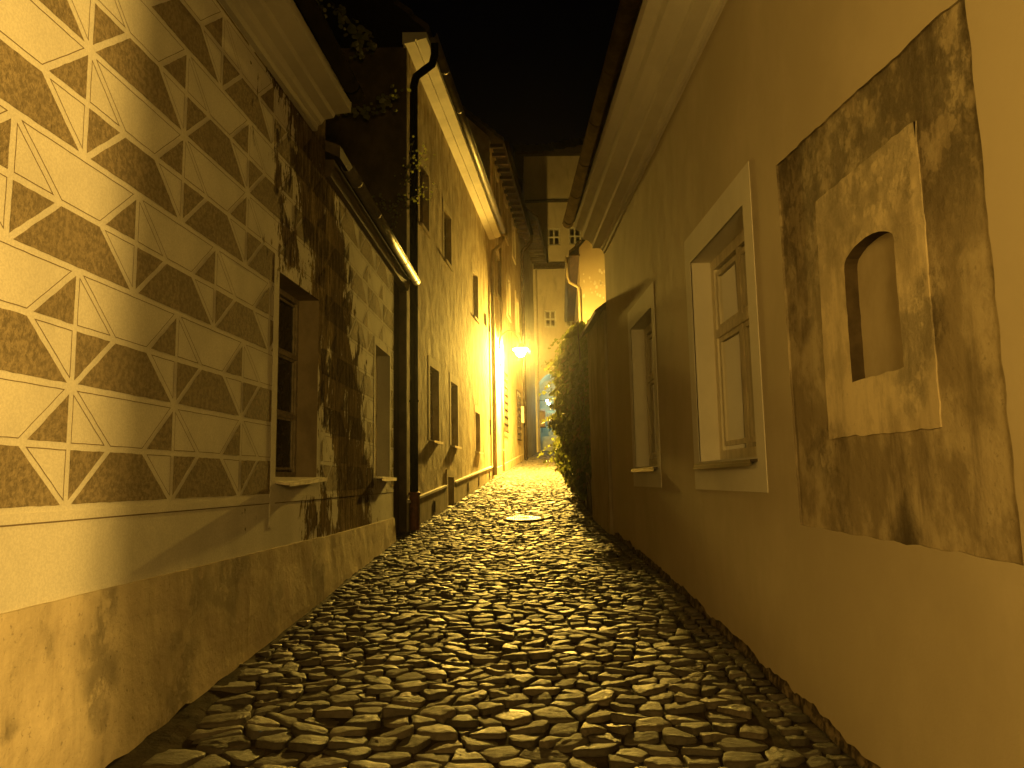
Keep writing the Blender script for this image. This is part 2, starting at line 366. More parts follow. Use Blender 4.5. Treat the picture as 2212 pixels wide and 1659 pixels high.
def gutter(parent, wf, Y0, Y1, off, z, r, mat='zinc', step=1.9, brackets=True, name='gutter'):
    mb = MB(); n = 12
    outer = [(off+r*math.cos(R_(180+180*k/n)), z+r*math.sin(R_(180+180*k/n))) for k in range(n+1)]
    inner = [(off+(r-.006)*math.cos(R_(360-180*k/n)), z+(r-.006)*math.sin(R_(360-180*k/n))) for k in range(n+1)]
    wf.extrude(mb, Y0, Y1, outer+inner, mat, 1)
    cap = [(off+(r-.003)*math.cos(R_(180+180*k/n)), z-.001+(r-.003)*math.sin(R_(180+180*k/n))) for k in range(n+1)]
    wf.extrude(mb, Y1-.012, Y1-.004, cap, mat)
    mb.tube([wf.P(Y0, z, off+r), wf.P(Y1, z, off+r)], .008, mat, 8)
    o = mb.build(name, parent, smooth=False)
    for p in o.data.polygons: p.use_smooth = len(p.vertices) == 4
    y = Y1-.25
    while y > Y0:
        jb = MB()
        ring = [(off+(r+.006)*math.cos(R_(180+180*k/n)), z+.002+(r+.006)*math.sin(R_(180+180*k/n))) for k in range(n+1)] + \
               [(off+(r+.001)*math.cos(R_(360-180*k/n)), z+.002+(r+.001)*math.sin(R_(360-180*k/n))) for k in range(n+1)]
        wf.extrude(jb, y, y+.03, ring, mat); y -= step
        jb.build('joint_band', o)
    return o
def downpipe(parent, path, r, mat, clamps=(), name='downpipe'):
    mb = MB(); mb.tube(path, r, mat, 14); o = mb.build(name, parent, smooth=True)
    if clamps:
        for c in clamps:
            cb = MB(); cb.lathe(c, [(r+.004, -.02), (r+.012, -.018), (r+.012, .018), (r+.004, .02)], mat, 14)
            cb.build('pipe_clamp', o)
    return o

def window(parent, wf, Y0, Y1, z0, z1, dep, cols=2, trans=(.66,), fmat='wood_frame', fw=.07, curtain=False, sill=None, sillmat='sill_dark', grille=False, label=None, backm='dark_in'):
    """frame mesh with sub-parts pane, curtain, sill, grille"""
    f = MB(); o0, o1 = -dep-.06, -dep
    e = .002; a, b, c, d = Y0+e, Y1-e, z0+e, z1-e
    wf.box(f, a, a+fw, c, d, o0, o1, fmat); wf.box(f, b-fw, b, c, d, o0, o1, fmat)
    wf.box(f, a+fw, b-fw, d-fw, d, o0, o1, fmat); wf.box(f, a+fw, b-fw, c, c+fw, o0, o1, fmat)
    cw = (b-a-2*fw)/cols; zs = [c+fw]+[c+(d-c)*t for t in trans]+[d-fw]
    for k in range(1, cols): wf.box(f, a+fw+k*cw-fw*.35, a+fw+k*cw+fw*.35, c+fw, d-fw, o0+.004, o1-.004, fmat)
    for t in trans: 
        z = c+(d-c)*t; wf.box(f, a+fw, b-fw, z-fw*.4, z+fw*.4, o0+.008, o1+.012, fmat)
    # sashes
    for k in range(cols):
        for (u, v) in zip(zs, zs[1:]):
            p, q = a+fw+k*cw+fw*.36, a+fw+(k+1)*cw-fw*.36; u2, v2 = u+fw*.42, v-fw*.42; sw = fw*.45
            if q-p < .12 or v2-u2 < .1: continue
            wf.box(f, p, p+sw, u2, v2, o0+.012, o1-.012, fmat); wf.box(f, q-sw, q, u2, v2, o0+.012, o1-.012, fmat)
            wf.box(f, p+sw, q-sw, v2-sw, v2, o0+.012, o1-.012, fmat); wf.box(f, p+sw, q-sw, u2, u2+sw, o0+.012, o1-.012, fmat)
    fr = f.build('window', parent, label=label)
    p = MB(); wf.quad(p, a+.01, b-.01, c+.01, d-.01, -dep-.032, 'glass'); p.build('pane', fr, recalc=False)
    bk = MB()
    if curtain:
        n = 40; base = len(bk.v)
        for k in range(n+1):
            y = a+.02+(b-a-.04)*k/n; off = -dep-.075+.012*math.sin(k*1.9)+.006*math.sin(k*.7)
            bk.v.append(tuple(wf.P(y, c+.02, off))); bk.v.append(tuple(wf.P(y, d-.02, off)))
        for k in range(n): bk.f.append((base+2*k, base+2*k+2, base+2*k+3, base+2*k+1)); bk.mi.append(bk.m('curtain'))
        bk.build('curtain', fr, smooth=True)
    if sill:
        ov, th, tilt = sill; s = MB(); P = wf.P
        y0, y1 = Y0-.02, Y1+.02
        s.hexa([P(y0, z0-th-tilt, ov), P(y1, z0-th-tilt, ov), P(y1, z0-th, -dep+.0), P(y0, z0-th, -dep+.0), P(y0, z0-tilt, ov), P(y1, z0-tilt, ov), P(y1, z0+.004, -dep+.0), P(y0, z0+.004, -dep+.0)], sillmat)
        s.hexa([P(y0, z0-tilt-th-.03, ov), P(y1, z0-tilt-th-.03, ov), P(y1, z0-tilt-th-.03, ov-.006), P(y0, z0-tilt-th-.03, ov-.006), P(y0, z0-tilt-th-.001, ov), P(y1, z0-tilt-th-.001, ov), P(y1, z0-tilt-th-.001, ov-.006), P(y0, z0-tilt-th-.001, ov-.006)], sillmat)
        s.build('sill', fr)
    if grille:
        gm = MB(); n = max(3, int((Y1-Y0)/.16)); rows = int((z1-z0)/.26); oo = .045
        for k in range(n+1):
            y = Y0+(Y1-Y0)*k/n; gm.tube([wf.P(y, z0-.03, oo), wf.P(y, z1+.03, oo)], .017, 'iron', 6)
        for k in range(rows+1):
            z = z0+(z1-z0)*k/rows; wf.box(gm, Y0-.06, Y1+.06, z-.017, z+.017, oo-.012+.02, oo+.012+.02, 'iron')
        for y in (Y0-.05, Y1+.05):
            for z in (z0, (z0+z1)/2, z1): gm.tube([wf.P(y, z, oo+.02), wf.P(y, z, -.02)], .014, 'iron', 6)
        gm.build('grille', fr)
    return fr
def surround(mb, wf, Y0, Y1, z0, z1, wd, bot, o, mat, top=None):
    top = top or wd
    wf.box(mb, Y0-wd, Y0, z0-bot, z1+top, -.01, o, mat); wf.box(mb, Y1, Y1+wd, z0-bot, z1+top, -.01, o, mat)
    wf.box(mb, Y0, Y1, z1, z1+top, -.01, o, mat)
    if bot > 0: wf.box(mb, Y0, Y1, z0-bot, z0, -.01, o, mat)

# ------------------------------------------------------------------ polygon helpers for sgraffito
def clip(poly, a, b, c):     # keep a*x+b*y<=c
    out = []
    n = len(poly)
    for i in range(n):
        p, q = poly[i], poly[(i+1) % n]; dp, dq = a*p[0]+b*p[1]-c, a*q[0]+b*q[1]-c
        if dp <= 0: out.append(p)
        if (dp < 0 < dq) or (dq < 0 < dp):
            t = dp/(dp-dq); out.append((p[0]+(q[0]-p[0])*t, p[1]+(q[1]-p[1])*t))
    return out
def area(p): return .5*sum(p[i][0]*p[(i+1) % len(p)][1]-p[(i+1) % len(p)][0]*p[i][1] for i in range(len(p)))
def inset(poly, d):
    if area(poly) < 0: poly = poly[::-1]
    out = list(poly)
    for i in range(len(poly)):
        p, q = poly[i], poly[(i+1) % len(poly)]; ex, ey = q[0]-p[0], q[1]-p[1]; L = math.hypot(ex, ey)
        if L < 1e-6: continue
        nx, ny = ey/L, -ex/L; out = clip(out, nx, ny, nx*p[0]+ny*p[1]-d)
        if len(out) < 3: return []
    return out
def rough_poly(poly, step=.05, j=.0022):
    out = []
    for i in range(len(poly)):
        p, q = poly[i], poly[(i+1) % len(poly)]; L = math.hypot(q[0]-p[0], q[1]-p[1]); n = max(1, int(L/step))
        for k in range(n):
            t = k/n; jj = j if k else j*.5
            out.append((p[0]+(q[0]-p[0])*t+rnd.uniform(-jj, jj), p[1]+(q[1]-p[1])*t+rnd.uniform(-jj, jj)))
    return out
def sgraffito(mb, wf, Ymin, Ymax, excl, ztop=5.46):
    W, H, a0 = 1.105, .655, .375; z = 1.49; hw = .018
    phase = [0, 0, .5, 0, 0, .5, 0]
    for r in range(7):
        z0, z1 = z+r*H, z+(r+1)*H; zm = (z0+z1)/2
        y = 4.12-3*W+phase[r]*W - 5*W
        while y < Ymax:
            yl, yr = y, y+W; y += W
            if yr < Ymin: continue
            jz = rnd.uniform(-.004, .004)
            L, Rr = (yl+a0, zm+jz), (yr-a0, zm+jz)
            cells = [([(yl, z1), L, Rr, (yr, z1)], 0), ([(yl, z1), (yl, zm), L], 0), ([(yl, z0), L, (yl, zm)], 1),
                     ([(yr, z1), Rr, (yr, zm)], 1), ([(yr, z0), (yr, zm), Rr], 0), ([(yl, z0), (yr, z0), Rr, L], 1)]
            for poly, dark in cells:
                p = inset(poly, hw+rnd.uniform(-.002, .003))
                pieces = [p] if p else []
                for (ea, eb, ez0, ez1) in excl:
                    nxt = []
                    for q in pieces:
                        if min(v[0] for v in q) >= eb or max(v[0] for v in q) <= ea or min(v[1] for v in q) >= ez1: nxt.append(q); continue
                        left = clip(q, 1, 0, ea); mid = clip(clip(q, -1, 0, -ea), 1, 0, eb); right = clip(q, -1, 0, -eb)
                        up = clip(mid, 0, -1, -ez1) if len(mid) > 2 else []
                        nxt += [t for t in (left, up, right) if len(t) > 2]
                    pieces = nxt
                for q in pieces:
                    q = clip(q, 0, 1, ztop); q = clip(q, -1, 0, -Ymin) if len(q) > 2 else q; q = clip(q, 1, 0, Ymax) if len(q) > 2 else q
                    if len(q) < 3 or abs(area(q)) < .0008: continue
                    if dark:
                        q = rough_poly(q); mb.face([wf.P(u, v, .0025) for u, v in q], 'sg_dark')
                    else:
                        q2 = inset(q, .0045+rnd.uniform(0, .001))
                        if area(q) < 0: q = q[::-1]
                        if len(q2) != len(q): continue
                        # match corners: clip keeps order, rotate to nearest
                        k0 = min(range(len(q2)), key=lambda k: (q2[k][0]-q[0][0])**2+(q2[k][1]-q[0][1])**2); q2 = q2[k0:]+q2[:k0]
                        for i in range(len(q)):
                            A, B, B2, A2 = q[i], q[(i+1) % len(q)], q2[(i+1) % len(q)], q2[i]
                            nst = max(1, int(math.hypot(B[0]-A[0], B[1]-A[1])/.06)); jj = [(0, 0)]+[(rnd.uniform(-.0015, .0015), rnd.uniform(-.0015, .0015)) for _ in range(nst-1)]+[(0, 0)]
                            for k in range(nst):
                                t, u = k/nst, (k+1)/nst
                                f = lambda S, T, w_, j_: wf.P(S[0]+(T[0]-S[0])*w_+j_[0], S[1]+(T[1]-S[1])*w_+j_[1], .002)
                                mb.face([f(A, B, t, jj[k]), f(A, B, u, jj[k+1]), f(A2, B2, u, jj[k+1]), f(A2, B2, t, jj[k])], 'sg_line')

# ================================================================== STRUCTURE: ground + cobbles
def XL(Y):
    if Y < 8.44: return LA.X(Y)
    if Y < 12.8: return LB.X(Y)
    if Y < 14.1: return LB.X(12.8)-.1
    if Y < 26.5: return H2.X(Y)
    return H3.X(Y)
def XR(Y):
    if Y < 13.1: return R1.X(Y)
    if Y < 15.5: return GW.X(Y)
    if Y < 22: return 1.60+(Y-15.5)*.03
    return 1.80+(Y-22)*.095
def zroad(x, Y):
    xl, xr = XL(Y), XR(Y); t = (x-xl)/max(.1, xr-xl); return gz(Y)+.03*(abs(2*t-1)**2)-.03
mb = MB(); ys = [-8, -4, 0]+[i*.5 for i in range(5, 96)]+[50, 55, 60]
for a, b in zip(ys, ys[1:]):
    for x0, x1, in ((-30, -4), (-4, -2), (-2, 0), (0, 2), (2, 5), (5, 30)):
        mb.face([(x0, a, gz(a)-.09), (x1, a, gz(a)-.09), (x1, b, gz(b)-.09), (x0, b, gz(b)-.09)], 'dirt')
o = mb.build('ground'); o['kind'] = 'structure'

def build_cobbles():
    rg = random.Random(3); pts = []; info = []
    def band(Y0, Y1, sx, sy):
        row = 0; Y = Y0
        while Y < Y1:
            xl, xr = XL(Y)+.17, XR(Y)-.27
            if Y < 6.5: xl += .28*(6.5-Y)/2.0
            x = xl+(row % 2)*sx*.5+rg.uniform(0, sx*.4)
            while x < xr:
                px, py = x+rg.uniform(-.40, .40)*sx, Y+rg.uniform(-.42, .42)*sy
                if (px-.19)**2+(py-15.75)**2 > .5**2:
                    pts.append((px, py)); info.append((sx, sy, 0))
                x += sx*rg.uniform(.72, 1.32)
            Y += sy; row += 1
    band(3.0, 5.6, .225, .175); band(5.6, 8.5, .185, .145); band(8.5, 18, .155, .122); band(18, 30, .17, .125); band(30, 49.5, .22, .15)
    nmain = len(pts)
    # edging rows: small stones along both walls
    for side in (0, 1):
        for row in range(2 if side else 1):
            Y = 4.3 if side == 0 else 3.0
            while Y < 46:
                st = .13*rg.uniform(.8, 1.3) if Y < 20 else .2
                x = XL(Y)+.10 if side == 0 else XR(Y)-.20+row*.125
                if side == 0 and Y < 6.5: Y += st; continue
                pts.append((x+rg.uniform(-.012, .012), Y)); info.append((.12, .12, 1)); Y += st
    AS = 1.28
    kd = kdtree.KDTree(len(pts))
    for i, (x, y) in enumerate(pts): kd.insert((x, y*AS, 0), i)
    kd.balance()
    V = []; F = []
    for i, (px, py) in enumerate(pts):
        sx, sy, kind = info[i]; c = (px, py*AS)
        h = .19 if kind == 0 else .075
        poly = [(px-h, c[1]-h*1.15), (px+h, c[1]-h*1.15), (px+h, c[1]+h*1.15), (px-h, c[1]+h*1.15)]
        if kind == 1: poly = [(px-.075, c[1]-.13), (px+.075, c[1]-.13), (px+.075, c[1]+.13), (px-.075, c[1]+.13)]
        for (co, j, d) in kd.find_n((c[0], c[1], 0), 16)[1:]:
            nx, ny = co[0]-c[0], co[1]-c[1]; poly = clip(poly, nx, ny, nx*(c[0]+co[0])/2+ny*(c[1]+co[1])/2)
            if len(poly) < 3: break
        if len(poly) < 3: continue
        poly = [(x, y/AS) for x, y in poly]
        poly = inset(poly, (.0075 if py < 20 else .009)+rg.uniform(0, .010)*rg.random())
        if len(poly) < 3 or abs(area(poly)) < .0012: continue
        # resample long edges, then corner cutting
        near = py < 12
        q = []
        for k in range(len(poly)):
            p, r = poly[k], poly[(k+1) % len(poly)]
            L = math.hypot(r[0]-p[0], r[1]-p[1])
            if L < .012 : q.append(p); continue
            q.append((p[0]*.86+r[0]*.14, p[1]*.86+r[1]*.14)); 
            if near and L > .06: q.append(((p[0]+r[0])/2+rg.uniform(-.006, .006), (p[1]+r[1])/2+rg.uniform(-.005, .005)))
            q.append((p[0]*.14+r[0]*.86, p[1]*.14+r[1]*.86))
        poly = q; n = len(poly)
        cx, cy = sum(p[0] for p in poly)/n, sum(p[1] for p in poly)/n
        hh = rg.uniform(.010, .030) if py < 20 else rg.uniform(.012, .03)
        tx, ty = rg.gauss(0, .08), rg.gauss(-.01, .08)
        z0 = zroad(cx, cy)-.02
        rings = [(1.0, -.03), (.985, hh*.60), (.91, hh*.97), (.5, hh*1.0)] if py < 20 else [(1., -.03), (.97, hh*.6), (.72, hh)]
        b = len(V); seed = rg.uniform(0, 100)
        for ri, (sc_, z) in enumerate(rings):
            for x, y in poly:
                X, Y = cx+(x-cx)*sc_, cy+(y-cy)*sc_
                nz = 0
                if ri > 0 and py < 20: nz = (noise.noise((X*17+seed, Y*25, seed)))*.010*(.6 if ri == 1 else 1)
                V.append((X, Y, z0+z+nz+(0 if ri == 0 else (X-cx)*tx+(Y-cy)*ty)))
        V.append((cx, cy, z0+hh*1.05+noise.noise((cx*17+seed, cy*25, seed))*.010)); ci = len(V)-1
        R = len(rings)
        for k in range(R-1):
            for j in range(n):
                j2 = (j+1) % n; F.append((b+k*n+j, b+k*n+j2, b+(k+1)*n+j2, b+(k+1)*n+j))
        for j in range(n): F.append((b+(R-1)*n+j, b+(R-1)*n+(j+1) % n, ci))
    me = bpy.data.meshes.new('street_paving'); me.from_pydata(V, [], F); me.materials.append(M['cobble'])
    me.polygons.foreach_set('use_smooth', [True]*len(F)); me.update()
    o = bpy.data.objects.new('street_paving', me); C.objects.link(o); o['kind'] = 'structure'
build_cobbles()
mb = MB(); yj = [2.6+k*.2 for k in range(220)]          # packed soil in the joints, following the camber
def JP(Y, t): x = XL(Y)+(XR(Y)-XL(Y))*t; return (x, Y, zroad(x, Y)-.021+.004*noise.noise((x*6, Y*6, 0)))
for a, b in zip(yj, yj[1:]):
    for j in range(16): mb.face([JP(a, j/16), JP(a, (j+1)/16), JP(b, (j+1)/16), JP(b, j/16)], 'dirt')
o = mb.build('joint_soil', smooth=True); o['kind'] = 'structure'

# trodden soil along the foot of the left wall
mb = MB(); P_ = []
nst = 60
for k in range(nst+1):
    Y = 3.0+k*.11; wd = .14+.42*max(0, (7.0-Y)/4.0)
    P_.append([(LA.X(Y)+.0 if Y < 8.44 else LB.X(Y), Y, zroad(XL(Y), Y)+.012+.01*noise.noise((Y*3, 0, 0))),
               (XL(Y)+wd*.5, Y, zroad(XL(Y)+wd*.5, Y)+.008+.012*noise.noise((Y*5, 2, 0))),
               (XL(Y)+wd*(1+.25*noise.noise((Y*4, 5, 1))), Y, zroad(XL(Y)+wd, Y)-.03)])
for a, b in zip(P_, P_[1:]):
    for j in range(2): mb.face([a[j], a[j+1], b[j+1], b[j]], 'dirt_edge')
o = mb.build('soil_verge'); o['kind'] = 'structure'

# ================================================================== SGRAFFITO HOUSE (left, near)
sh = thing('sgraffito_house', 'cream house on the left with dark diamond sgraffito blocks and peeling far end', 'house')
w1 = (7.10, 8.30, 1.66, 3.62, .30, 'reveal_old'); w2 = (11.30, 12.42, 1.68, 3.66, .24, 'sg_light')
mb = MB()
LA.wall(mb, -6.0, 8.44, 1.01, 5.9, [w1], 'sg_light', depth=5)
sgraffito(mb, LA, -1.0, 8.44, [(6.98, 8.44, 0, 3.76)])
LA.box(mb, 6.98, 7.10, 1.20, 3.62, -.01, .006, 'sg_light'); LA.box(mb, 6.98, 8.30, 3.62, 3.755, -.01, .006, 'sg_light')
LB.wall(mb, 8.44, 12.80, 1.0, 5.25, [w2], 'sg_light', depth=5)
sgraffito(mb, LB, 8.45, 12.78, [(11.20, 12.52, 0, 3.78)], 5.15)
LB.box(mb, 11.20, 11.30, 1.55, 3.66, -.01, .006, 'sg_light'); LB.box(mb, 12.42, 12.50, 1.55, 3.66, -.01, .006, 'sg_light'); LB.box(mb, 11.20, 12.50, 3.66, 3.775, -.01, .006, 'sg_light')
# top moulding line of the plain band, z 1.43..1.49
for wf, a, b in ((LA, -6, 8.44), (LB, 8.445, 12.79)): wf.box(mb, a, b, 1.425, 1.475, -.01, .007, 'sg_light'); wf.box(mb, a, b, 1.417, 1.424, -.01, .003, 'sg_line')
mb.build('wall', sh)
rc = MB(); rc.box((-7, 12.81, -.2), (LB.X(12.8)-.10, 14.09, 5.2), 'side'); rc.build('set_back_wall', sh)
def plinth(name, wf, Y0, Y1, ztop, o, mat, parent, step=.07, amp=.03):
    mb = MB(); n = int((Y1-Y0)/step); rows = [0, .12, .4, .75, 1]
    G = []
    for k in range(n+1):
        Y = Y0+(Y1-Y0)*k/n; zb = gz(Y)-.01+.07*abs(noise.noise((Y*2.3, 3.1, 0)))*1.5+.02*noise.noise((Y*11, 3.1, 0))
        zt = ztop+.006*noise.noise((Y*6, 1, 0)); col = []
        for r in rows:
            bul = o+(1-r)*.035+.02*noise.noise((Y*1.4, r*3, 5))
            col.append(wf.P(Y, zb+(zt-zb)*r, bul if r < 1 else o))
        G.append([wf.P(Y, zb-.0, -.15)]+col+[wf.P(Y, zt+.006, -.03)])
    for a, b in zip(G, G[1:]):
        for j in range(len(a)-1): mb.face([a[j], b[j], b[j+1], a[j+1]], mat)
    ob = mb.build(name, parent, smooth=False); return ob
plinth('plinth', LA, -6, 8.44, 1.01, .020, 'plinth_left', sh)
plinth('plinth', LB, 8.445, 12.79, 1.0, .020, 'plinth_left', sh)
mb = MB()
LA.extrude(mb, -6, 8.0, [(-.05, 5.47), (.05, 5.47), (.06, 5.53), (.10, 5.55), (.13, 5.60), (.23, 5.62), (.25, 5.66), (.42, 5.68), (.43, 5.84), (-.05, 5.84)], 'cornice_left', 40)
mb.build('cornice', sh)
mb = MB(); LB.extrude(mb, 8.46, 13.9, [(-.05, 5.12), (.06, 5.14), (.10, 5.24), (.10, 5.34), (-.05, 5.34)], 'timber', 1); mb.build('eaves_board', sh)
window(sh, LA, *w1[:4], .22, 2, (.33, .66), 'old_frame', .055, label='narrow white framed casement window beside the diamond blocks')
s = MB(); P = LA.P
s.hexa([P(7.12, 1.58, .13), P(8.34, 1.63, .10), P(8.34, 1.655, -.2), P(7.12, 1.625, -.2), P(7.12, 1.60, .135), P(8.34, 1.655, .105), P(8.34, 1.665, -.2), P(7.12, 1.645, -.2)], 'sill_pale')
s.hexa([P(7.12, 1.568, .137), P(8.34, 1.618, .107), P(8.34, 1.618, .105), P(7.12, 1.568, .133), P(7.12, 1.602, .139), P(8.34, 1.657, .109), P(8.34, 1.657, .107), P(7.12, 1.602, .136)], 'sill_pale')
s.build('window_sill', sh, label='bent metal sill sagging under the casement window')
window(sh, LB, *w2[:4], .20, 2, (.5,), 'wood_frame', .055, sill=(.12, .02, .02), sillmat='sill_pale')
gutter(sh, LA, -6, 7.95, .50, 5.84, .09, 'black_pipe')
gutter(sh, LB, 8.62, 13.95, .21, 5.33, .075, 'zinc', 1.15)
def roof_slab(wf, Y0, Y1, o0, z0, rise, run, mat, parent, th=.12, nr=14):
    mb = MB(); P = wf.P     # stepped tile courses
    for k in range(nr):
        a, b = k/nr, (k+1)/nr
        oa, ob = o0-run*a, o0-run*b-.05; za, zb = z0+rise*a, z0+rise*b
        mb.hexa([P(Y0, za-th, oa), P(Y1, za-th, oa), P(Y1, zb-th, ob), P(Y0, zb-th, ob), P(Y0, za+.03, oa), P(Y1, za+.03, oa), P(Y1, zb-.0, ob), P(Y0, zb-.0, ob)], mat)
    return mb.build('roof', parent)
roof_slab(LA, -6, 8.1, .47, 5.97, 2.3, 3.2, 'roof', sh)
roof_slab(LB, 8.46, 13.95, .17, 5.48, 2.0, 3.2, 'roof', sh)

# ================================================================== HOUSE 2 (left, middle)
h2 = thing('plastered_house', 'tall stained yellow house on the left beyond the sgraffito wall, with a long eaves gutter', 'house')
def ln(Y, a, za, b, zb): return za+(zb-za)*(Y-a)/(b-a)
ws2 = [(16.15, 17.10, 2.47, 4.06, .16), (18.60, 19.55, 2.46, 4.03, .16), (22.55, 23.50, 2.45, 3.62, .16), (25.75, 26.10, 3.12, 3.64, .12),
       (15.20, 16.10, 6.92, 8.28, .16), (17.85, 18.80, 6.93, 8.25, .16), (22.35, 23.40, 6.51, 7.96, .14), (24.70, 25.35, 6.74, 7.19, .12), (25.80, 26.25, 6.72, 7.08, .12),
       (18.00, 18.78, 1.00, 1.68, .22)]
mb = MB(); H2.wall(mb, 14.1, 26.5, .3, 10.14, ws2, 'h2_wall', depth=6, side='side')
for a, b, c, d, dp in ws2[:3]: surround(mb, H2, a, b, c, d, .16, .0, .008, 'h2_frame', .2)
for a, b, c, d, dp in ws2[4:7]: surround(mb, H2, a, b, c, d, .13, .0, .008, 'h2_frame', .16)
surround(mb, H2, 18.0, 18.78, 1.0, 1.68, .12, 0, .034, 'h2_frame', .18)
mb.build('wall', h2)
for (a, b, c, d, dp) in ws2[:3]: window(h2, H2, a, b, c, d, .14, 2, (.36, .68), 'brown_frame', .06, sill=(.10, .02, .015), sillmat='sill_pale')
for (a, b, c, d, dp) in ws2[4:7]: window(h2, H2, a, b, c, d, .13, 2, (.6,), 'brown_frame', .06, sill=(.07, .05, .01), sillmat='h2_frame')
for (a, b, c, d, dp) in (ws2[3], ws2[7], ws2[8]): window(h2, H2, a, b, c, d, .10, 1, (), 'brown_frame', .04)
mb = MB(); H2.box(mb, 18.002, 18.778, 1.0, 1.678, -.21, -.17, 'brown_frame'); mb.build('cellar_hatch', h2)
mb = MB(); H2.box(mb, 17.95, 18.85, .93, .995, -.02, .10, 'sill_pale'); mb.build('doorstep', h2)
mb = MB()
def slope_slab(mb, wf, Y0, Y1, z0, z1, thick_top, o, mat, zbot=None):
    P = wf.P; n = 8
    for k in range(n):
        a, b = Y0+(Y1-Y0)*k/n, Y0+(Y1-Y0)*(k+1)/n; za, zb = ln(a, Y0, z0, Y1, z1), ln(b, Y0, z0, Y1, z1)
        ba, bb = (za-thick_top, zb-thick_top) if thick_top else (gz(a)-.2, gz(b)-.2)
        mb.face([P(a, ba, o), P(b, bb, o), P(b, zb, o), P(a, za, o)], mat); mb.face([P(a, za, o), P(b, zb, o), P(b, zb+.012, -.01), P(a, za+.012, -.01)], mat)
        mb.face([P(a, ba, o), P(b, bb, o), P(b, bb, -.01), P(a, ba, -.01)], mat)
    for y, z in ((Y0, z0), (Y1, z1)):
        zb_ = z-thick_top if thick_top else gz(y)-.2
        mb.face([P(y, zb_, o), P(y, z, o), P(y, z, -.01), P(y, zb_, -.01)], mat)
slope_slab(mb, H2, 14.12, 17.86, 1.20, 1.455, 0, .03, 'h2_plinth'); mb.build('plinth', h2); mb = MB(); slope_slab(mb, H2, 18.92, 26.4, 1.53, 2.04, 0, .03, 'h2_plinth')
mb.build('plinth', h2)
mb = MB(); slope_slab(mb, H2, 14.12, 17.86, 1.245, 1.50, .043, .055, 'h2_cornice'); mb.build('plinth_moulding', h2); mb = MB(); slope_slab(mb, H2, 18.92, 26.4, 1.575, 2.085, .043, .055, 'h2_cornice')
mb.build('plinth_moulding', h2)
for Y, z in ((16.4, 1.05), (20.9, 1.42), (22.9, 1.58), (25.3, 1.78)):
    mb = MB(); n = 8; pr = [(Y-.07, z-.12), (Y+.07, z-.12), (Y+.07, z+.06)]+[(Y+.07*math.cos(math.pi*k/n), z+.06+.07*math.sin(math.pi*k/n)) for k in range(1, n)]+[(Y-.07, z+.06)]
    mb.face([H2.P(u, v, .033) for u, v in pr], 'dark_in')
    for i in range(len(pr)):
        p, q = pr[i], pr[(i+1) % len(pr)]; e = 1.28; c0 = (Y, z)
        E_ = lambda t: (c0[0]+(t[0]-c0[0])*e, c0[1]+(t[1]-c0[1])*e)
        mb.face([H2.P(*p, .045), H2.P(*q, .045), H2.P(*E_(q), .032), H2.P(*E_(p), .032)], 'h2_plinth'); mb.face([H2.P(*p, .045), H2.P(*q, .045), H2.P(*q, .033), H2.P(*p, .033)], 'h2_plinth')
    mb.build('air_vent', h2)
mb = MB(); H2.extrude(mb, 13.95, 26.35, [(-.05, 10.12), (.20, 10.16), (.20, 10.21), (.235, 10.21), (.235, 10.18), (.42, 10.24), (.42, 10.36), (-.05, 10.36)], 'h2_cornice', 20); mb.build('cornice', h2)
gutter(h2, H2, 14.0, 26.1, .52, 10.36, .095, 'zinc', 1.75)
roof_slab(H2, 13.95, 26.5, .46, 10.50, 4.2, 4.4, 'roof', h2)
p = H2.P
downpipe(h2, [p(14.25, 10.30, .52), p(14.25, 10.05, .52), p(14.25, 9.85, .47), p(14.25, 9.72, .30), p(14.25, 9.60, .15), p(14.25, 9.4, .105), p(14.25, 7.5, .10), p(14.25, 3, .10), p(14.25, 1.35, .10)], .078, 'black_pipe',
         [p(14.25, 8.0, .10), p(14.25, 5.4, .10), p(14.25, 3.1, .10)])
mb = MB(); mb.lathe(p(14.25, 0, .11), [(.098, gz(14.25)-.1), (.098, 1.34), (.112, 1.345), (.112, 1.39), (.09, 1.40)], 'rust_pipe', 18); mb.build('pipe_shoe', h2, smooth=False)
downpipe(h2, [p(26.3, 10.2, .5), p(26.3, 9.9, .4), p(26.3, 9.7, .15), p(26.3, 9.2, .10), p(26.3, 1.75, .10)], .075, 'h3_wall', [p(26.3, 7.4, .1), p(26.3, 4.2, .1)])

# ================================================================== HOUSE 3 and 4 (left, far)
h3 = thing('barred_house', 'tall rough yellow house behind the lamp with two barred windows', 'house')
ws3 = [(29.3, 30.75, 3.50, 5.80, .18), (34.45, 35.95, 3.42, 5.65, .18),
       (28.0, 28.9, 11.9, 13.3, .2), (31.0, 31.9, 11.9, 13.3, .2), (34.0, 34.9, 11.9, 13.3, .2), (28.0, 28.9, 8.6, 10.1, .2), (31.5, 32.4, 8.6, 10.1, .2), (35.0, 35.9, 8.6, 10.1, .2)]
mb = MB(); H3.wall(mb, 26.52, 37.6, 1.0, 14.1, ws3, 'h3_wall', depth=6)
for a, b, c, d, dp in ws3[2:]: surround(mb, H3, a, b, c, d, .2, .2, .05, 'h2_frame', .28)
for k in range(10): H3.box(mb, 26.53, 26.95 if k % 2 else 27.15, 10.4+k*.36, 10.4+k*.36+.33, -.01, .035, 'h2_frame')
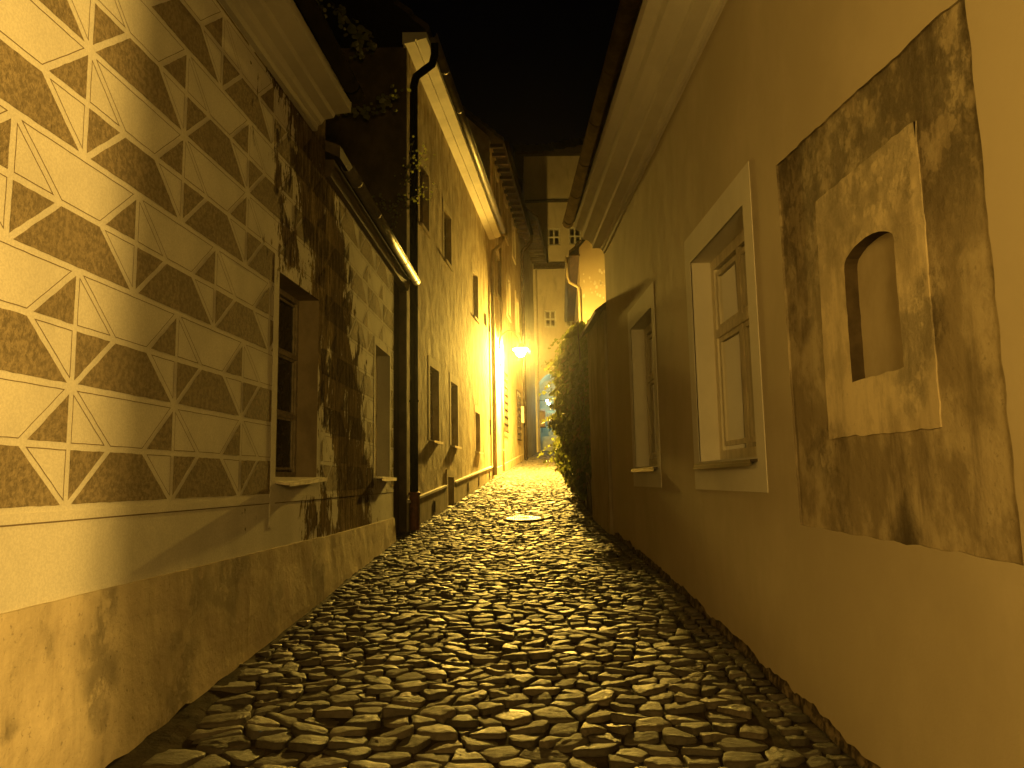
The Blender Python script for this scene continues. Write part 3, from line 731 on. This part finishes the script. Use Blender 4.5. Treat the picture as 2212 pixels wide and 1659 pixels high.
# gable over the side wall
a_, b_ = H3.P(26.52, 14.1, 0), H3.P(26.52, 14.1, -6); mid = (a_+b_)/2+Vector((0, 0, 2.9))
mb.face([a_, b_, mid], 'h3_wall')
mb.build('wall', h3)
for (a, b, c, d, dp) in ws3[:2]: window(h3, H3, a, b, c, d, .15, 2, (.5,), 'brown_frame', .07, grille=True)
for (a, b, c, d, dp) in ws3[2:]: window(h3, H3, a, b, c, d, .15, 2, (.6,), 'brown_frame', .06)
roof_slab(H3, 26.4, 37.6, .55, 14.0, 3.3, 3.9, 'roof', h3)
y = 26.6
while y < 37.5:
    mb = MB(); H3.box(mb, y, y+.14, 13.72, 13.86, -.02, .5, 'timber'); y += .75; mb.build('rafter_end', h3)
gutter(h3, H3, 26.5, 37.4, .62, 13.98, .09, 'black_pipe', 2.2)
p = H3.P
downpipe(h3, [p(37.4, 13.95, .62), p(37.4, 13.6, .60), p(37.4, 13.3, .35), p(37.4, 13.05, .14), p(37.4, 12.5, .12), p(37.4, 2.45, .12)], .085, 'copper', [p(37.4, 11, .12), p(37.4, 8, .12), p(37.4, 5, .12)])
downpipe(h3, [p(28.9, 12.2, .07), p(28.9, 9, .07), p(28.9, 5, .07), p(28.9, 1.9, .07)], .045, 'h3_wall', [p(28.9, 9.5, .07), p(28.9, 6.2, .07), p(28.9, 2.7, .07)], 'vent_pipe')
plb = MB(); slope_slab(plb, H3, 26.55, 37.5, 1.95, 2.85, 0, .025, 'h3_wall'); plb.build('plinth', h3)
mb = MB(); H3.box(mb, 36.6, 37.0, 4.3, 5.1, .002, .14, 'lamp_metal'); H3.box(mb, 36.62, 36.98, 4.32, 5.08, .141, .15, 'copper'); mb.build('meter_box', h3)

h4 = thing('narrow_house', 'narrow dim yellow-grey house with an overhanging dark roof at the street end', 'house')
mb = MB(); ws4 = [(39.3, 40.3, 8.6, 10.0, .2), (42.3, 43.3, 8.6, 10.0, .2)]
H3.wall(mb, 37.62, 45.98, 2.0, 15.0, ws4, 'h4_wall', depth=6, o=-.03); mb.build('wall', h4)
for (a, b, c, d, dp) in ws4: window(h4, H3, a, b, c, d, .15, 2, (.6,), 'brown_frame', .06)
roof_slab(H3, 37.7, 45.9, .95, 15.0, 3.4, 4.0, 'roof', h4)
mb = MB(); y = 37.9
while y < 45.6:
    mb = MB(); H3.box(mb, y, y+.16, 14.68, 14.86, -.05, .85, 'timber'); y += .8; mb.build('rafter_end', h4)

# ================================================================== END HOUSE with the archway
eh = thing('archway_house', 'tall house closing the street, with an archway lit cold blue and small double windows', 'house')
YE = 46.0
def EP(x, z, o=0): return Vector((x, YE-o, z))
AC, AR, AS_ = 2.78, 1.25, 6.85
mb = MB()
ew = [(2.08, 2.80, 10.86, 11.95), (3.36, 4.08, 10.86, 11.95), (2.40, 3.18, 16.05, 17.2), (3.70, 4.50, 16.1, 17.25)]
xs = sorted({1.0, AC-AR, AC+AR, 9.0, *[v for h in ew for v in h[:2]]}); zs = sorted({2.0, AS_+AR+.001, 21.9, *[v for h in ew for v in h[2:]]})
for a, b in zip(xs, xs[1:]):
    for c, d in zip(zs, zs[1:]):
        mx, mz = (a+b)/2, (c+d)/2
        if any(h[0] < mx < h[1] and h[2] < mz < h[3] for h in ew): continue
        if AC-AR < mx < AC+AR and mz < AS_+AR: continue
        mb.face([EP(a, c), EP(b, c), EP(b, d), EP(a, d)], 'end_wall')
n = 24; arc = [(AC+AR*math.cos(math.pi*k/n), AS_+AR*math.sin(math.pi*k/n)) for k in range(n+1)]
for (x0, z0), (x1, z1) in zip(arc, arc[1:]):
    mb.face([EP(x0, z0), EP(x1, z1), EP(x1, AS_+AR+.001), EP(x0, AS_+AR+.001)], 'end_wall')
    mb.face([EP(x0, z0), EP(x1, z1), EP(x1, z1, -3.6), EP(x0, z0, -3.6)], 'passage')
for s_ in (-1, 1):
    x = AC+s_*AR; mb.face([EP(x, 2.5), EP(x, AS_), EP(x, AS_, -3.6), EP(x, 2.5, -3.6)], 'passage')
mb.face([EP(AC-AR-.5, 2.5, -3.6), EP(AC+AR+.5, 2.5, -3.6), EP(AC+AR+.5, 9, -3.6), EP(AC-AR-.5, 9, -3.6)], 'passage')
for h in ew:
    a, b, c, d = h
    for q in (((a, c), (a, d)), ((b, c), (b, d)), ((a, d), (b, d)), ((a, c), (b, c))):
        mb.face([EP(*q[0]), EP(*q[1]), EP(*q[1], -.16), EP(*q[0], -.16)], 'end_wall')
mb.face([EP(1, 2), EP(1, 21.9), EP(1, 21.9, -7), EP(1, 2, -7)], 'end_wall'); mb.face([EP(9, 2), EP(9, 21.9), EP(9, 21.9, -7), EP(9, 2, -7)], 'end_wall')
mb.face([EP(1, 2, -7), EP(9, 2, -7), EP(9, 21.9, -7), EP(1, 21.9, -7)], 'end_wall')
mb.build('wall', eh)
class WE(WF):      # frame for the fronto-parallel wall: "Y" runs along X
    def __init__(s): s.side = 1
    def P(s, x, z, o=0.): return EP(x, z, o)
EW = WE()
for h in ew: window(eh, EW, *h, .10, 2, (.5,), 'white_frame', .06, sill=(.08, .04, .01), sillmat='end_wall')
mb = MB(); EW.box(mb, 1.45, 4.6, 14.55, 14.85, -.02, .35, 'timber'); mb.build('ledge_beam', eh)
mb = MB(); EW.box(mb, 1.0, 8.9, 18.85, 18.99, -.02, .16, 'timber'); mb.build('string_course', eh)
mb = MB(); nn = 40
for k in range(nn):
    x0, x1 = .4+8.6*k/nn, .4+8.6*(k+1)/nn; zt = lambda x: 21.95+.05*math.sin(x*9)+.18*max(0, x-2.5)
    mb.hexa([EP(x0, 21.9, .35), EP(x1, 21.9, .35), EP(x1, 22.1, -4), EP(x0, 22.1, -4), EP(x0, zt(x0)+.12, .35), EP(x1, zt(x0)+.12, .35), EP(x1, zt(x0)+2.6, -4), EP(x0, zt(x0)+2.6, -4)], 'roof')
mb.build('roof', eh)
downpipe(eh, [EP(1.62, 16.4, .1), EP(1.62, 11.5, .1), EP(1.62, 8, .1), EP(1.60, 3.1, .1)], .055, 'h4_wall', [EP(1.62, 13, .1), EP(1.62, 9.6, .1), EP(1.61, 5.6, .1)])
for (x, z, hh, lb) in ((1.78, 4.75, .95, 'red-brown showcase with slanted top on the left of the archway'), (2.36, 4.95, .75, 'darker brown showcase further inside the archway, under the cold lamp')):
    t = thing('showcase', lb, 'showcase', 'showcases in the archway'); mb = MB(); dy = .3 if x < 2 else 1.6
    P = lambda X, Z, O: EP(X, Z, -dy+O)
    mb.hexa([P(x-.2, z, 0), P(x+.2, z, 0), P(x+.2, z, .2), P(x-.2, z, .2), P(x-.2, z+hh+.12, 0), P(x+.2, z+hh+.12, 0), P(x+.2, z+hh, .2), P(x-.2, z+hh, .2)], 'box_wood'); mb.build('case', t)
    mb = MB(); mb.hexa([P(x-.12, z+.08, .202), P(x+.12, z+.08, .202), P(x+.12, z+.08, .21), P(x-.12, z+.08, .21), P(x-.12, z+hh-.1, .202), P(x+.12, z+hh-.1, .202), P(x+.12, z+hh-.1, .21), P(x-.12, z+hh-.1, .21)], 'brown_frame'); mb.build('door', t)
    mb = MB(); mb.hexa([P(x-.24, z-.06, 0), P(x+.24, z-.06, 0), P(x+.24, z-.06, .25), P(x-.24, z-.06, .25), P(x-.24, z-.002, 0), P(x+.24, z-.002, 0), P(x+.24, z-.002, .25), P(x-.24, z-.002, .25)], 'timber'); mb.build('shelf', t)
    mb = MB(); mb.tube([P(x, z-.06, .1), P(x, z-.3, 0), P(x, z-.3, -.5 if x < 2 else -2.1)], .02, 'iron', 6); mb.build('bracket', t)
t = thing('passage_lamp', 'cold white tube lamp glowing blue inside the archway', 'lamp')
mb = MB(); mb.tube([EP(2.12, 6.40, -.5), EP(2.32, 6.10, -.7)], .06, 'cyan_glow', 10); mb.build('tube', t)
mb = MB(); mb.tube([EP(2.07, 6.38, -.5), EP(1.95, 6.42, -.9), EP(1.54, 6.42, -.9)], .02, 'iron', 6); mb.tube([EP(2.10, 6.46, -.5), EP(2.31, 6.17, -.7)], .035, 'iron', 8); mb.build('bracket', t)
l = point("passage_light", (2.45, YE+1.0, 6.35), 120, (.32, 1.0, .82), .08); l.parent = t

# ================================================================== RIGHT HOUSE (near)
rh = thing('ochre_house', 'smooth ochre house on the right with two deep pale-framed windows and a moulded cornice', 'house')
q1 = (5.83, 7.48, 1.74, 3.74, .24, 'right_frame'); q2 = (9.42, 10.92, 1.74, 3.74, .24, 'right_frame')
PH = (2.86, 5.20, 1.14, 3.86)
mb = MB()
R1.wall(mb, .6, 13.2, .95, 6.05, [q1, q2, PH], 'right_wall', depth=5, split=None)
# ragged ring of new plaster around the old patch
quad = [(2.955, 1.245), (5.09, 1.27), (5.11, 3.76), (2.965, 3.60)]
ring = []
for i in range(4):
    a, b = quad[i], quad[(i+1) % 4]
    for k in range(36):
        t = k/36; u, v = a[0]+(b[0]-a[0])*t, a[1]+(b[1]-a[1])*t
        d_ = .016*noise.noise((u*7, v*7, i*3))+.005*noise.noise((u*30, v*30, 2)); 
        if i in (0, 2): v += d_
        else: u += d_
        ring.append((u, v))
outr = []
oc = [(PH[0], PH[2]), (PH[1], PH[2]), (PH[1], PH[3]), (PH[0], PH[3])]
for i in range(4):
    a, b = oc[i], oc[(i+1) % 4]
    for k in range(36): t = k/36; outr.append((a[0]+(b[0]-a[0])*t, a[1]+(b[1]-a[1])*t))
n = len(ring)
for k in range(n):
    k2 = (k+1) % n
    mb.face([R1.P(*outr[k]), R1.P(*outr[k2]), R1.P(*ring[k2]), R1.P(*ring[k])], 'right_wall')
    mb.face([R1.P(*ring[k]), R1.P(*ring[k2]), R1.P(*ring[k2], -.016), R1.P(*ring[k], -.016)], 'patch')
for q in (q1, q2):
    surround(mb, R1, *q[:4], .19 if q is q1 else .17, .27, .006, 'right_frame', .28)
# lower ragged edge of the plaster
ys = [.6+k*.045 for k in range(int((13.2-.6)/.045)+1)]
bot = [gz(y)+.075+.05*noise.noise((y*2.1, 7, 0))+.03*noise.noise((y*9, 2, 0)) for y in ys]
for (a, za), (b, zb) in zip(zip(ys, bot), zip(ys[1:], bot[1:])):
    if za > .94: za = .94
    mb.face([R1.P(a, za), R1.P(b, min(zb, .94)), R1.P(b, .95), R1.P(a, .95)], 'right_wall'); mb.face([R1.P(a, za), R1.P(b, min(zb, .94)), R1.P(b, min(zb, .94), -.04), R1.P(a, za, -.04)], 'rubble')
mb.build('wall', rh)
mb = MB(); yy = [.6+k*.12 for k in range(106)]
for a, b in zip(yy, yy[1:]):
    f = lambda y, r: R1.P(y, gz(y)-.05+.24*r, -.03+.03*noise.noise((y*4, r*4, 1))+.025*(1-r))
    for r in range(3): mb.face([f(a, r/3), f(b, r/3), f(b, (r+1)/3), f(a, (r+1)/3)], 'rubble')
mb.build('stone_footing', rh)
# old plaster window (patch) with its niche
pt = MB(); no = (3.69, 4.235, 2.11, 2.86)       # niche opening; its top is a low arch
fr_ = [(3.425, 1.80), (4.585, 1.81), (4.55, 3.28), (3.42, 3.26)]
def blob(poly, step, amp):
    out = []
    for i in range(len(poly)):
        p, q = poly[i], poly[(i+1) % len(poly)]; L = math.hypot(q[0]-p[0], q[1]-p[1]); k_ = max(1, int(L/step))
        for k in range(k_):
            t = k/k_; u, v = p[0]+(q[0]-p[0])*t, p[1]+(q[1]-p[1])*t; out.append((u+amp*noise.noise((u*18, v*18, 1)), v+amp*noise.noise((u*18, v*18, 9))))
    return out
na = [(no[0], no[2]), (no[1], no[2])]+[(no[1], no[3]-.10)]+[((no[0]+no[1])/2+(no[1]-no[0])/2*math.cos(math.pi*k/12), no[3]-.10+.10*math.sin(math.pi*k/12)) for k in range(1, 12)]+[(no[0], no[3]-.10)]
def ring_between(mbx, inner, outer_poly, o_in, o_out, mat, wf):
    # resample both by angle about the centre
    cx = sum(p[0] for p in inner)/len(inner); cy = sum(p[1] for p in inner)/len(inner); K = 96
    def rayhit(poly, an):
        dx, dy = math.cos(an), math.sin(an); best = None
        for i in range(len(poly)):
            (x1, y1), (x2, y2) = poly[i], poly[(i+1) % len(poly)]; ex, ey = x2-x1, y2-y1; den = dx*ey-dy*ex
            if abs(den) < 1e-9: continue
            t = ((x1-cx)*ey-(y1-cy)*ex)/den; s_ = ((x1-cx)*dy-(y1-cy)*dx)/den
            if t > 0 and -1e-6 <= s_ <= 1+1e-6 and (best is None or t > best): best = t
        return (cx+dx*best, cy+dy*best)
    angs = sorted({round(2*math.pi*k/K, 6) for k in range(K)} | {round(math.atan2(p[1]-cy, p[0]-cx) % (2*math.pi), 6) for p in list(inner)+[outer_poly[0], outer_poly[len(outer_poly)//4], outer_poly[len(outer_poly)//2], outer_poly[3*len(outer_poly)//4]]})
    I = [rayhit(inner, a) for a in angs]; O = [rayhit(outer_poly, a) for a in angs]
    for k in range(len(angs)):
        k2 = (k+1) % len(angs); mbx.face([wf.P(*I[k], o_in), wf.P(*I[k2], o_in), wf.P(*O[k2], o_out), wf.P(*O[k], o_out)], mat)
nb = blob(na, .05, .008); fo = blob(fr_, .05, .014)
ring_between(pt, nb, fo, -.008, -.008, 'patch_frame', R1)
big = [(2.90, 1.18), (5.16, 1.18), (5.16, 3.82), (2.90, 3.82)]
bigp = []
for i in range(4):
    a, b = big[i], big[(i+1) % 4]; bigp += [(a[0]+(b[0]-a[0])*k/20, a[1]+(b[1]-a[1])*k/20) for k in range(20)]
ring_between(pt, fo, bigp, -.015, -.017, 'patch', R1); 
for i in range(len(fo)):
    a, b = fo[i], fo[(i+1) % len(fo)]; pt.face([R1.P(*a, -.008), R1.P(*b, -.008), R1.P(*b, -.016), R1.P(*a, -.016)], 'patch_frame')
pp = pt.build('old_plaster_panel', rh, label='rough mottled old plaster panel left exposed around a small niche')
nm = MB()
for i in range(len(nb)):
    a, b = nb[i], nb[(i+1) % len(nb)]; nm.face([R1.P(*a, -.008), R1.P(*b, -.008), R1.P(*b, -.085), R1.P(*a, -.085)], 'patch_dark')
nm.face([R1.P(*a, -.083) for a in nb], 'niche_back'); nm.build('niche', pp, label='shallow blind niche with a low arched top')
window(rh, R1, *q1[:4], .20, 2, (.62,), 'wood_frame', .10, curtain=True, sill=(.06, .02, .02), sillmat='sill_dark')
window(rh, R1, *q2[:4], .20, 2, (.62,), 'wood_frame', .10, curtain=True, sill=(.06, .02, .02), sillmat='sill_dark')
mb = MB(); R1.extrude(mb, .6, 13.12, [(-.05, 5.56), (.03, 5.56), (.035, 5.61), (.06, 5.62), (.075, 5.655), (.22, 5.66), (.225, 5.73), (.26, 5.76), (.30, 5.80), (.39, 5.83), (.395, 5.95), (.42, 5.98), (.52, 6.0), (.53, 6.12), (-.05, 6.12)], 'right_frame', 60); mb.build('cornice', rh)
gutter(rh, R1, .6, 13.25, .63, 6.17, .095, 'copper', 1.25)
roof_slab(R1, .6, 13.2, .56, 6.27, 2.6, 3.6, 'roof', rh)

# ================================================================== GARDEN WALL, IVY, GABLE HOUSE (right, further)
gw = thing('garden_wall', 'weathered plaster garden wall with a sloping tiled cap, half under creeper', 'wall')
mb = MB()
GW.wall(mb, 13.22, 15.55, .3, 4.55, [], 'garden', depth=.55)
pts_ = [(15.56, 1.62), (18.5, 1.72), (22.0, 1.85), (28.0, 2.42), (32.0, 2.86)]
for (ya, xa), (yb, xb) in zip(pts_, pts_[1:]):
    zt = 4.35 if ya < 22 else 3.6
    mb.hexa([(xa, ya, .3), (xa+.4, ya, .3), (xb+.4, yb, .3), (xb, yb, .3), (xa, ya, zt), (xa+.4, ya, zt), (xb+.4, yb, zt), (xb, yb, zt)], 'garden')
mb.build('wall', gw)
mb = MB()
for k in range(10):      # overlapping tiles stepping along the cap
    y = 13.2+k*.24; zt = 4.72
    P = GW.P
    mb.hexa([P(y, 4.50, .14), P(y+.26, 4.50, .14), P(y+.26, 4.82, -.30), P(y, 4.82, -.30), P(y, 4.555, .15), P(y+.26, 4.54, .15), P(y+.26, 4.87, -.30), P(y, 4.885, -.30)], 'roof')
mb.build('tile_cap', gw)

def leaf(V, F, c, nrm, size, roll, shape):
    nrm = nrm.normalized(); a = nrm.orthogonal().normalized(); a = Matrix.Rotation(roll, 3, nrm) @ a; b = nrm.cross(a)
    i = len(V)
    for (u, v, h) in shape: V.append(tuple(c+a*u*size+b*v*size+nrm*h*size))
    F.append(tuple(range(i, i+len(shape))))
IVY = [(0, -.5, 0), (.35, -.42, .05), (.5, -.05, .1), (.28, .12, .03), (0, .6, -.08), (-.28, .12, .03), (-.5, -.05, .1), (-.35, -.42, .05)]
ROUND = [(.5*math.cos(2*math.pi*k/7), .5*math.sin(2*math.pi*k/7), .06*(k % 2)) for k in range(7)]
def leaves_obj(name, V, F, mats, parent, pick):
    me = bpy.data.meshes.new(name); me.from_pydata(V, [], F)
    for k in mats: me.materials.append(M[k])
    me.polygons.foreach_set('material_index', [pick() for _ in F]); me.update()
    o = bpy.data.objects.new(name, me); C.objects.link(o); o.parent = parent; return o
iv = thing('ivy', 'big mass of creeper spilling over the garden wall into the street, lit from behind', 'climbing plant')
V, F = [], []; rg = random.Random(11)
def ivy_front(Y, z):      # how far the mass stands out from the wall line
    base = 1.63+(Y-15.5)*.03
    bulge = .34+.30*math.exp(-((Y-18.2)/2.2)**2)+.30*noise.noise((Y*1.1, z*1.5, 4))+.26*noise.noise((Y*2.9, z*3.4, 8))
    if z > 4.3: bulge *= max(.35, 1-(z-4.3)*.55)
    if z < 2.0: bulge *= max(.35, 1-(2.0-z)*.8)
    bulge *= min(1, max(.1, (Y-15.75)/1.0))
    return base, bulge
cnt = 0
while cnt < 13000:
    Y = rg.uniform(15.7, 22.8); z = rg.uniform(1.1, 5.35)
    ztop = 4.55+.65*math.exp(-((Y-18.3)/2.4)**2)+.25*noise.noise((Y*1.5, 0, 2))
    zbot = gz(Y)+.30+.45*abs(noise.noise((Y*1.7, 3, 3)))+(.5 if Y < 16.6 else 0)
    if z > ztop or z < zbot: continue
    base, bl = ivy_front(Y, z); t = rg.random()**.45
    if noise.noise((Y*2.6, z*2.6, t*2)) < .02 and t > .66: continue
    x = base-bl*t
    if z > 4.4 and rg.random() < .4: x = base+rg.uniform(-.1, .5)
    nrm = Vector((-1+rg.uniform(-.6, .6), rg.uniform(-.8, .8), rg.uniform(-.2, .9)))
    leaf(V, F, Vector((x, Y, z)), nrm, rg.uniform(.085, .17)*(1 if t > .55 else 1.5), rg.uniform(0, 6.3), IVY); cnt += 1
for k in range(34):      # hanging and reaching shoots
    Y = rg.uniform(16.4, 22); z = rg.uniform(1.9, 4.9); base, bl = ivy_front(Y, z); c = Vector((base-bl, Y, z)); d = Vector((rg.uniform(-.9, -.2), rg.uniform(-.3, .3), rg.uniform(-.3, .5)))
    for j in range(rg.randint(5, 12)):
        c = c+d*.065; d.z -= .07
        leaf(V, F, c+Vector((0, rg.uniform(-.04, .04), rg.uniform(-.04, .04))), Vector((rg.uniform(-1, 1), rg.uniform(-1, .2), rg.uniform(-.3, 1))), rg.uniform(.06, .12), rg.uniform(0, 6), IVY)
leaves_obj('foliage', V, F, ['ivy', 'ivy_red'], iv, lambda: 1 if rg.random() < .13 else 0)
mb = MB()
for k in range(16):
    Y = rg.uniform(16, 22.3); p0 = Vector((1.60+(Y-15.5)*.03, Y, gz(Y))); path = [p0]
    for j in range(9): path.append(path[-1]+Vector((rg.uniform(-.05, .02), rg.uniform(-.18, .18), .45)))
    mb.tube(path, [.022*(1-.09*j) for j in range(10)], 'bark', 6)
mb.build('stems', iv, smooth=True)

r2 = thing('gabled_house', 'pale gable end with flaking plaster above the creeper on the right', 'house')
G2 = WF(3.02, 32.0, 3.6, -1)
mb = MB(); G2.wall(mb, 32.0, 45.98, 1.5, 11.55, [], 'r2_wall', depth=7)
a_, b_ = G2.P(32, 11.55), G2.P(32, 11.55, -7); mid = (a_+b_)/2+Vector((0, 0, 3.9)); mb.face([a_, b_, mid], 'r2_wall')
for k in range(26):      # flakes
    x, z, s_ = 3.15+rg.random()*1.0, rg.uniform(8.3, 10.6), rg.uniform(.03, .10)
    if rg.random() < .5: z = rg.uniform(9.4, 10.2)
    mb.face([(x+s_*.7*math.cos(a)*rg.uniform(.6, 1.2), 31.995, z+s_*1.2*math.sin(a)*rg.uniform(.6, 1.2)) for a in [2*math.pi*j/7 for j in range(7)]], 'h2_cornice')
mb.build('wall', r2)
roof_slab(G2, 31.9, 46, .45, 11.35, 4.1, 3.9, 'roof', r2)
mb = MB(); G2.box(mb, 31.95, 45.9, 11.16, 11.22, -.02, .42, 'timber'); mb.build('soffit', r2)
gutter(r2, G2, 31.9, 45.5, .52, 11.15, .085, 'zinc')
p = G2.P; downpipe(r2, [p(31.95, 11.1, .55), p(31.95, 10.2, .52), p(31.95, 9.98, .45), p(31.95, 9.78, .10), p(31.95, 9.55, .05), p(31.95, 2.0, .05)], .06, 'r2_wall', [p(31.95, 8.9, .05)])

# ================================================================== WALL LAMP
lm = thing('street_lamp', 'lit arched street lamp on a curved arm fixed to the left wall', 'street lamp')
fx = H3.X(28.1); LY = 28.1
mb = MB(); path = [(fx+.10, LY, 5.80), (fx+.10, LY, 6.3), (fx+.10, LY, 6.72)]
r = .38; cx = fx+.10+r
for k in range(1, 15): a = math.pi-math.pi*k/15; path.append((cx+r*math.cos(a), LY, 6.74+r*1.08*math.sin(a)))
path += [(cx+r, LY, 6.72), (cx+r, LY, 6.66)]
mb.tube(path, .038, 'lamp_metal', 12); mb.build('arm', lm, smooth=True)
mb = MB(); mb.box((fx+.001, LY-.05, 5.78), (fx+.03, LY+.05, 6.02), 'lamp_metal'); mb.box((fx+.03, LY-.02, 5.84), (fx+.10, LY+.02, 5.88), 'lamp_metal'); mb.box((fx+.001, LY-.05, 6.46), (fx+.03, LY+.05, 6.6), 'lamp_metal'); mb.box((fx+.03, LY-.02, 6.5), (fx+.10, LY+.02, 6.54), 'lamp_metal'); mb.build('wall_bracket', lm)
hx = cx+r
mb = MB(); mb.lathe((hx, LY, 6.44), [(.03, .24), (.06, .20), (.09, .12), (.13, .09), (.24, .045), (.285, .0), (.28, -.005), (.22, .03), (.12, .07), (.05, .08)], 'lamp_metal', 32, cap=False); mb.build('lamp_shade', lm, smooth=True)
mb = MB(); mb.lathe((hx, LY, 6.40), [(.02, .035), (.262, .03), (.266, .015), (.20, -.02), (.175, -.07), (.15, -.15), (.10, -.21), (.04, -.235), (.005, -.238)], 'lamp_glow', 24); mb.build('lamp_bowl', lm, smooth=True)

# ================================================================== MANHOLE
mh = thing('manhole_cover', 'round studded iron manhole cover set in the cobbles', 'manhole cover')
Yc, Xc, r0 = 15.75, .19, .42; sl = (gz(16.2)-gz(15.2)); zc = gz(15.75)-.015
def MP(r, a, h): x = r*math.cos(a); y = r*math.sin(a); return (Xc+x, Yc+y, zc+y*sl+h)
def disc(mb, r_in, r_out, h0, h1, mat, n=48):
    for k in range(n):
        a, b = 2*math.pi*k/n, 2*math.pi*(k+1)/n
        mb.face([MP(r_in, a, h1), MP(r_out, a, h1), MP(r_out, b, h1), MP(r_in, b, h1)], mat)
        mb.face([MP(r_out, a, h0), MP(r_out, b, h0), MP(r_out, b, h1), MP(r_out, a, h1)], mat); 
        if r_in > .001: mb.face([MP(r_in, a, h0), MP(r_in, b, h0), MP(r_in, b, h1), MP(r_in, a, h1)], mat)
mb = MB(); disc(mb, .375, r0, -.05, .022, 'manhole'); mb.build('frame', mh)
mb = MB(); disc(mb, 0, .365, -.05, .010, 'manhole'); disc(mb, .15, .165, .005, .020, 'manhole_worn'); disc(mb, .335, .35, .005, .020, 'manhole_worn')
for i in range(-12, 13):
    for j in range(-12, 13):
        x, y = i*.042, j*.042; rr = math.hypot(x, y)
        if not (.19 < rr < .32): continue
        s_ = .012; q = [(x-s_, y-s_), (x+s_, y-s_), (x+s_, y+s_), (x-s_, y+s_)]
        mb.hexa([(Xc+u, Yc+v, zc+v*sl+.005) for u, v in q]+[(Xc+u*1, Yc+v, zc+v*sl+.022) for u, v in q], 'manhole_worn')
for k in range(5): 
    a = 2*math.pi*k/5+.3; x, y = .08*math.cos(a), .08*math.sin(a); mb.hexa([(Xc+x+u, Yc+y+v, zc+(y+v)*sl+h) for h in (.005, .018) for u, v in ((-.02, -.02), (.02, -.02), (.02, .02), (-.02, .02))], 'manhole')
mb.build('cover', mh)

# ================================================================== VINES
def vine(name, label, branches, seed, lsz, spread, per, dens=1.0):
    t = thing(name, label, 'climbing plant', 'thin vines by the dark downpipe'); rg = random.Random(seed); V, F = [], []; mb = MB()
    for br in branches:
        pts = [Vector(p) for p in br]; path = []
        for a, b in zip(pts, pts[1:]):
            for k in range(6): path.append(a.lerp(b, k/6)+Vector((rg.uniform(-.02, .02),)*3))
        path.append(pts[-1]); mb.tube(path, .007, 'bark', 5)
        for p in path:
            for _ in range(per):
                if rg.random() > dens: continue
                leaf(V, F, p+Vector((rg.gauss(0, spread), rg.gauss(0, spread), rg.gauss(-.03, spread))), Vector((rg.uniform(-.5, .9), -1, rg.uniform(-.6, .6))), rg.uniform(lsz*.6, lsz*1.15), rg.uniform(0, 6), ROUND)
    mb.build('stems', t, smooth=True); leaves_obj('leaves', V, F, ['vine_leaf'], t, lambda: 0)
vine('hanging_vine', 'leafy vine strands hanging from above between the two left house roofs', [
    [(-3.40, 13.4, 8.95), (-3.15, 13.4, 8.65), (-2.85, 13.4, 8.50), (-2.55, 13.4, 8.50), (-2.25, 13.4, 8.66), (-2.0, 13.4, 8.80)],
    [(-3.3, 13.3, 10.6), (-3.0, 13.3, 10.2), (-2.8, 13.3, 9.9), (-2.75, 13.3, 9.55)], [(-2.9, 13.3, 10.1), (-2.6, 13.3, 9.95), (-2.5, 13.3, 9.7)],
    [(-3.7, 13.3, 11.0), (-3.6, 13.3, 10.7), (-3.45, 13.3, 10.4)], [(-3.9, 13.5, 11.2), (-3.6, 13.5, 9.9), (-3.40, 13.4, 8.95)]], 5, .095, .075, 4, .8)
vine('climbing_vine', 'sparse dark creeper climbing around the black downpipe', [
    [(-2.25, 13.95, 6.4), (-2.1, 13.95, 7.0), (-1.95, 13.95, 7.5), (-1.80, 13.9, 8.1)], [(-1.95, 13.95, 7.3), (-1.75, 13.9, 7.6), (-1.60, 13.9, 7.9)],
    [(-2.0, 13.95, 6.9), (-1.75, 13.9, 7.0), (-1.55, 13.9, 7.1)], [(-2.1, 13.95, 6.8), (-2.35, 13.95, 6.9), (-2.5, 13.95, 7.0)]], 9, .05, .08, 4, .75)

# ================================================================== HAZE: thin volume added for a glow round the lamp
mb = MB(); mb.box((-40, -15, -2.5), (40, 60, 30), 'h2_cornice'); hz = mb.build('haze'); hz['kind'] = 'stuff'
hm = bpy.data.materials.new('halo_haze'); hm.use_nodes = True; nt = hm.node_tree; nt.nodes.clear()
out = nt.nodes.new('ShaderNodeOutputMaterial'); pv = nt.nodes.new('ShaderNodeVolumePrincipled'); pv.inputs['Density'].default_value = .0004; pv.inputs['Color'].default_value = (.9, .9, .9, 1); pv.inputs['Anisotropy'].default_value = .94
nt.links.new(pv.outputs[0], out.inputs['Volume']); hz.data.materials.clear(); hz.data.materials.append(hm)
sc.cycles.volume_max_steps = 64; sc.cycles.volume_bounces = 0
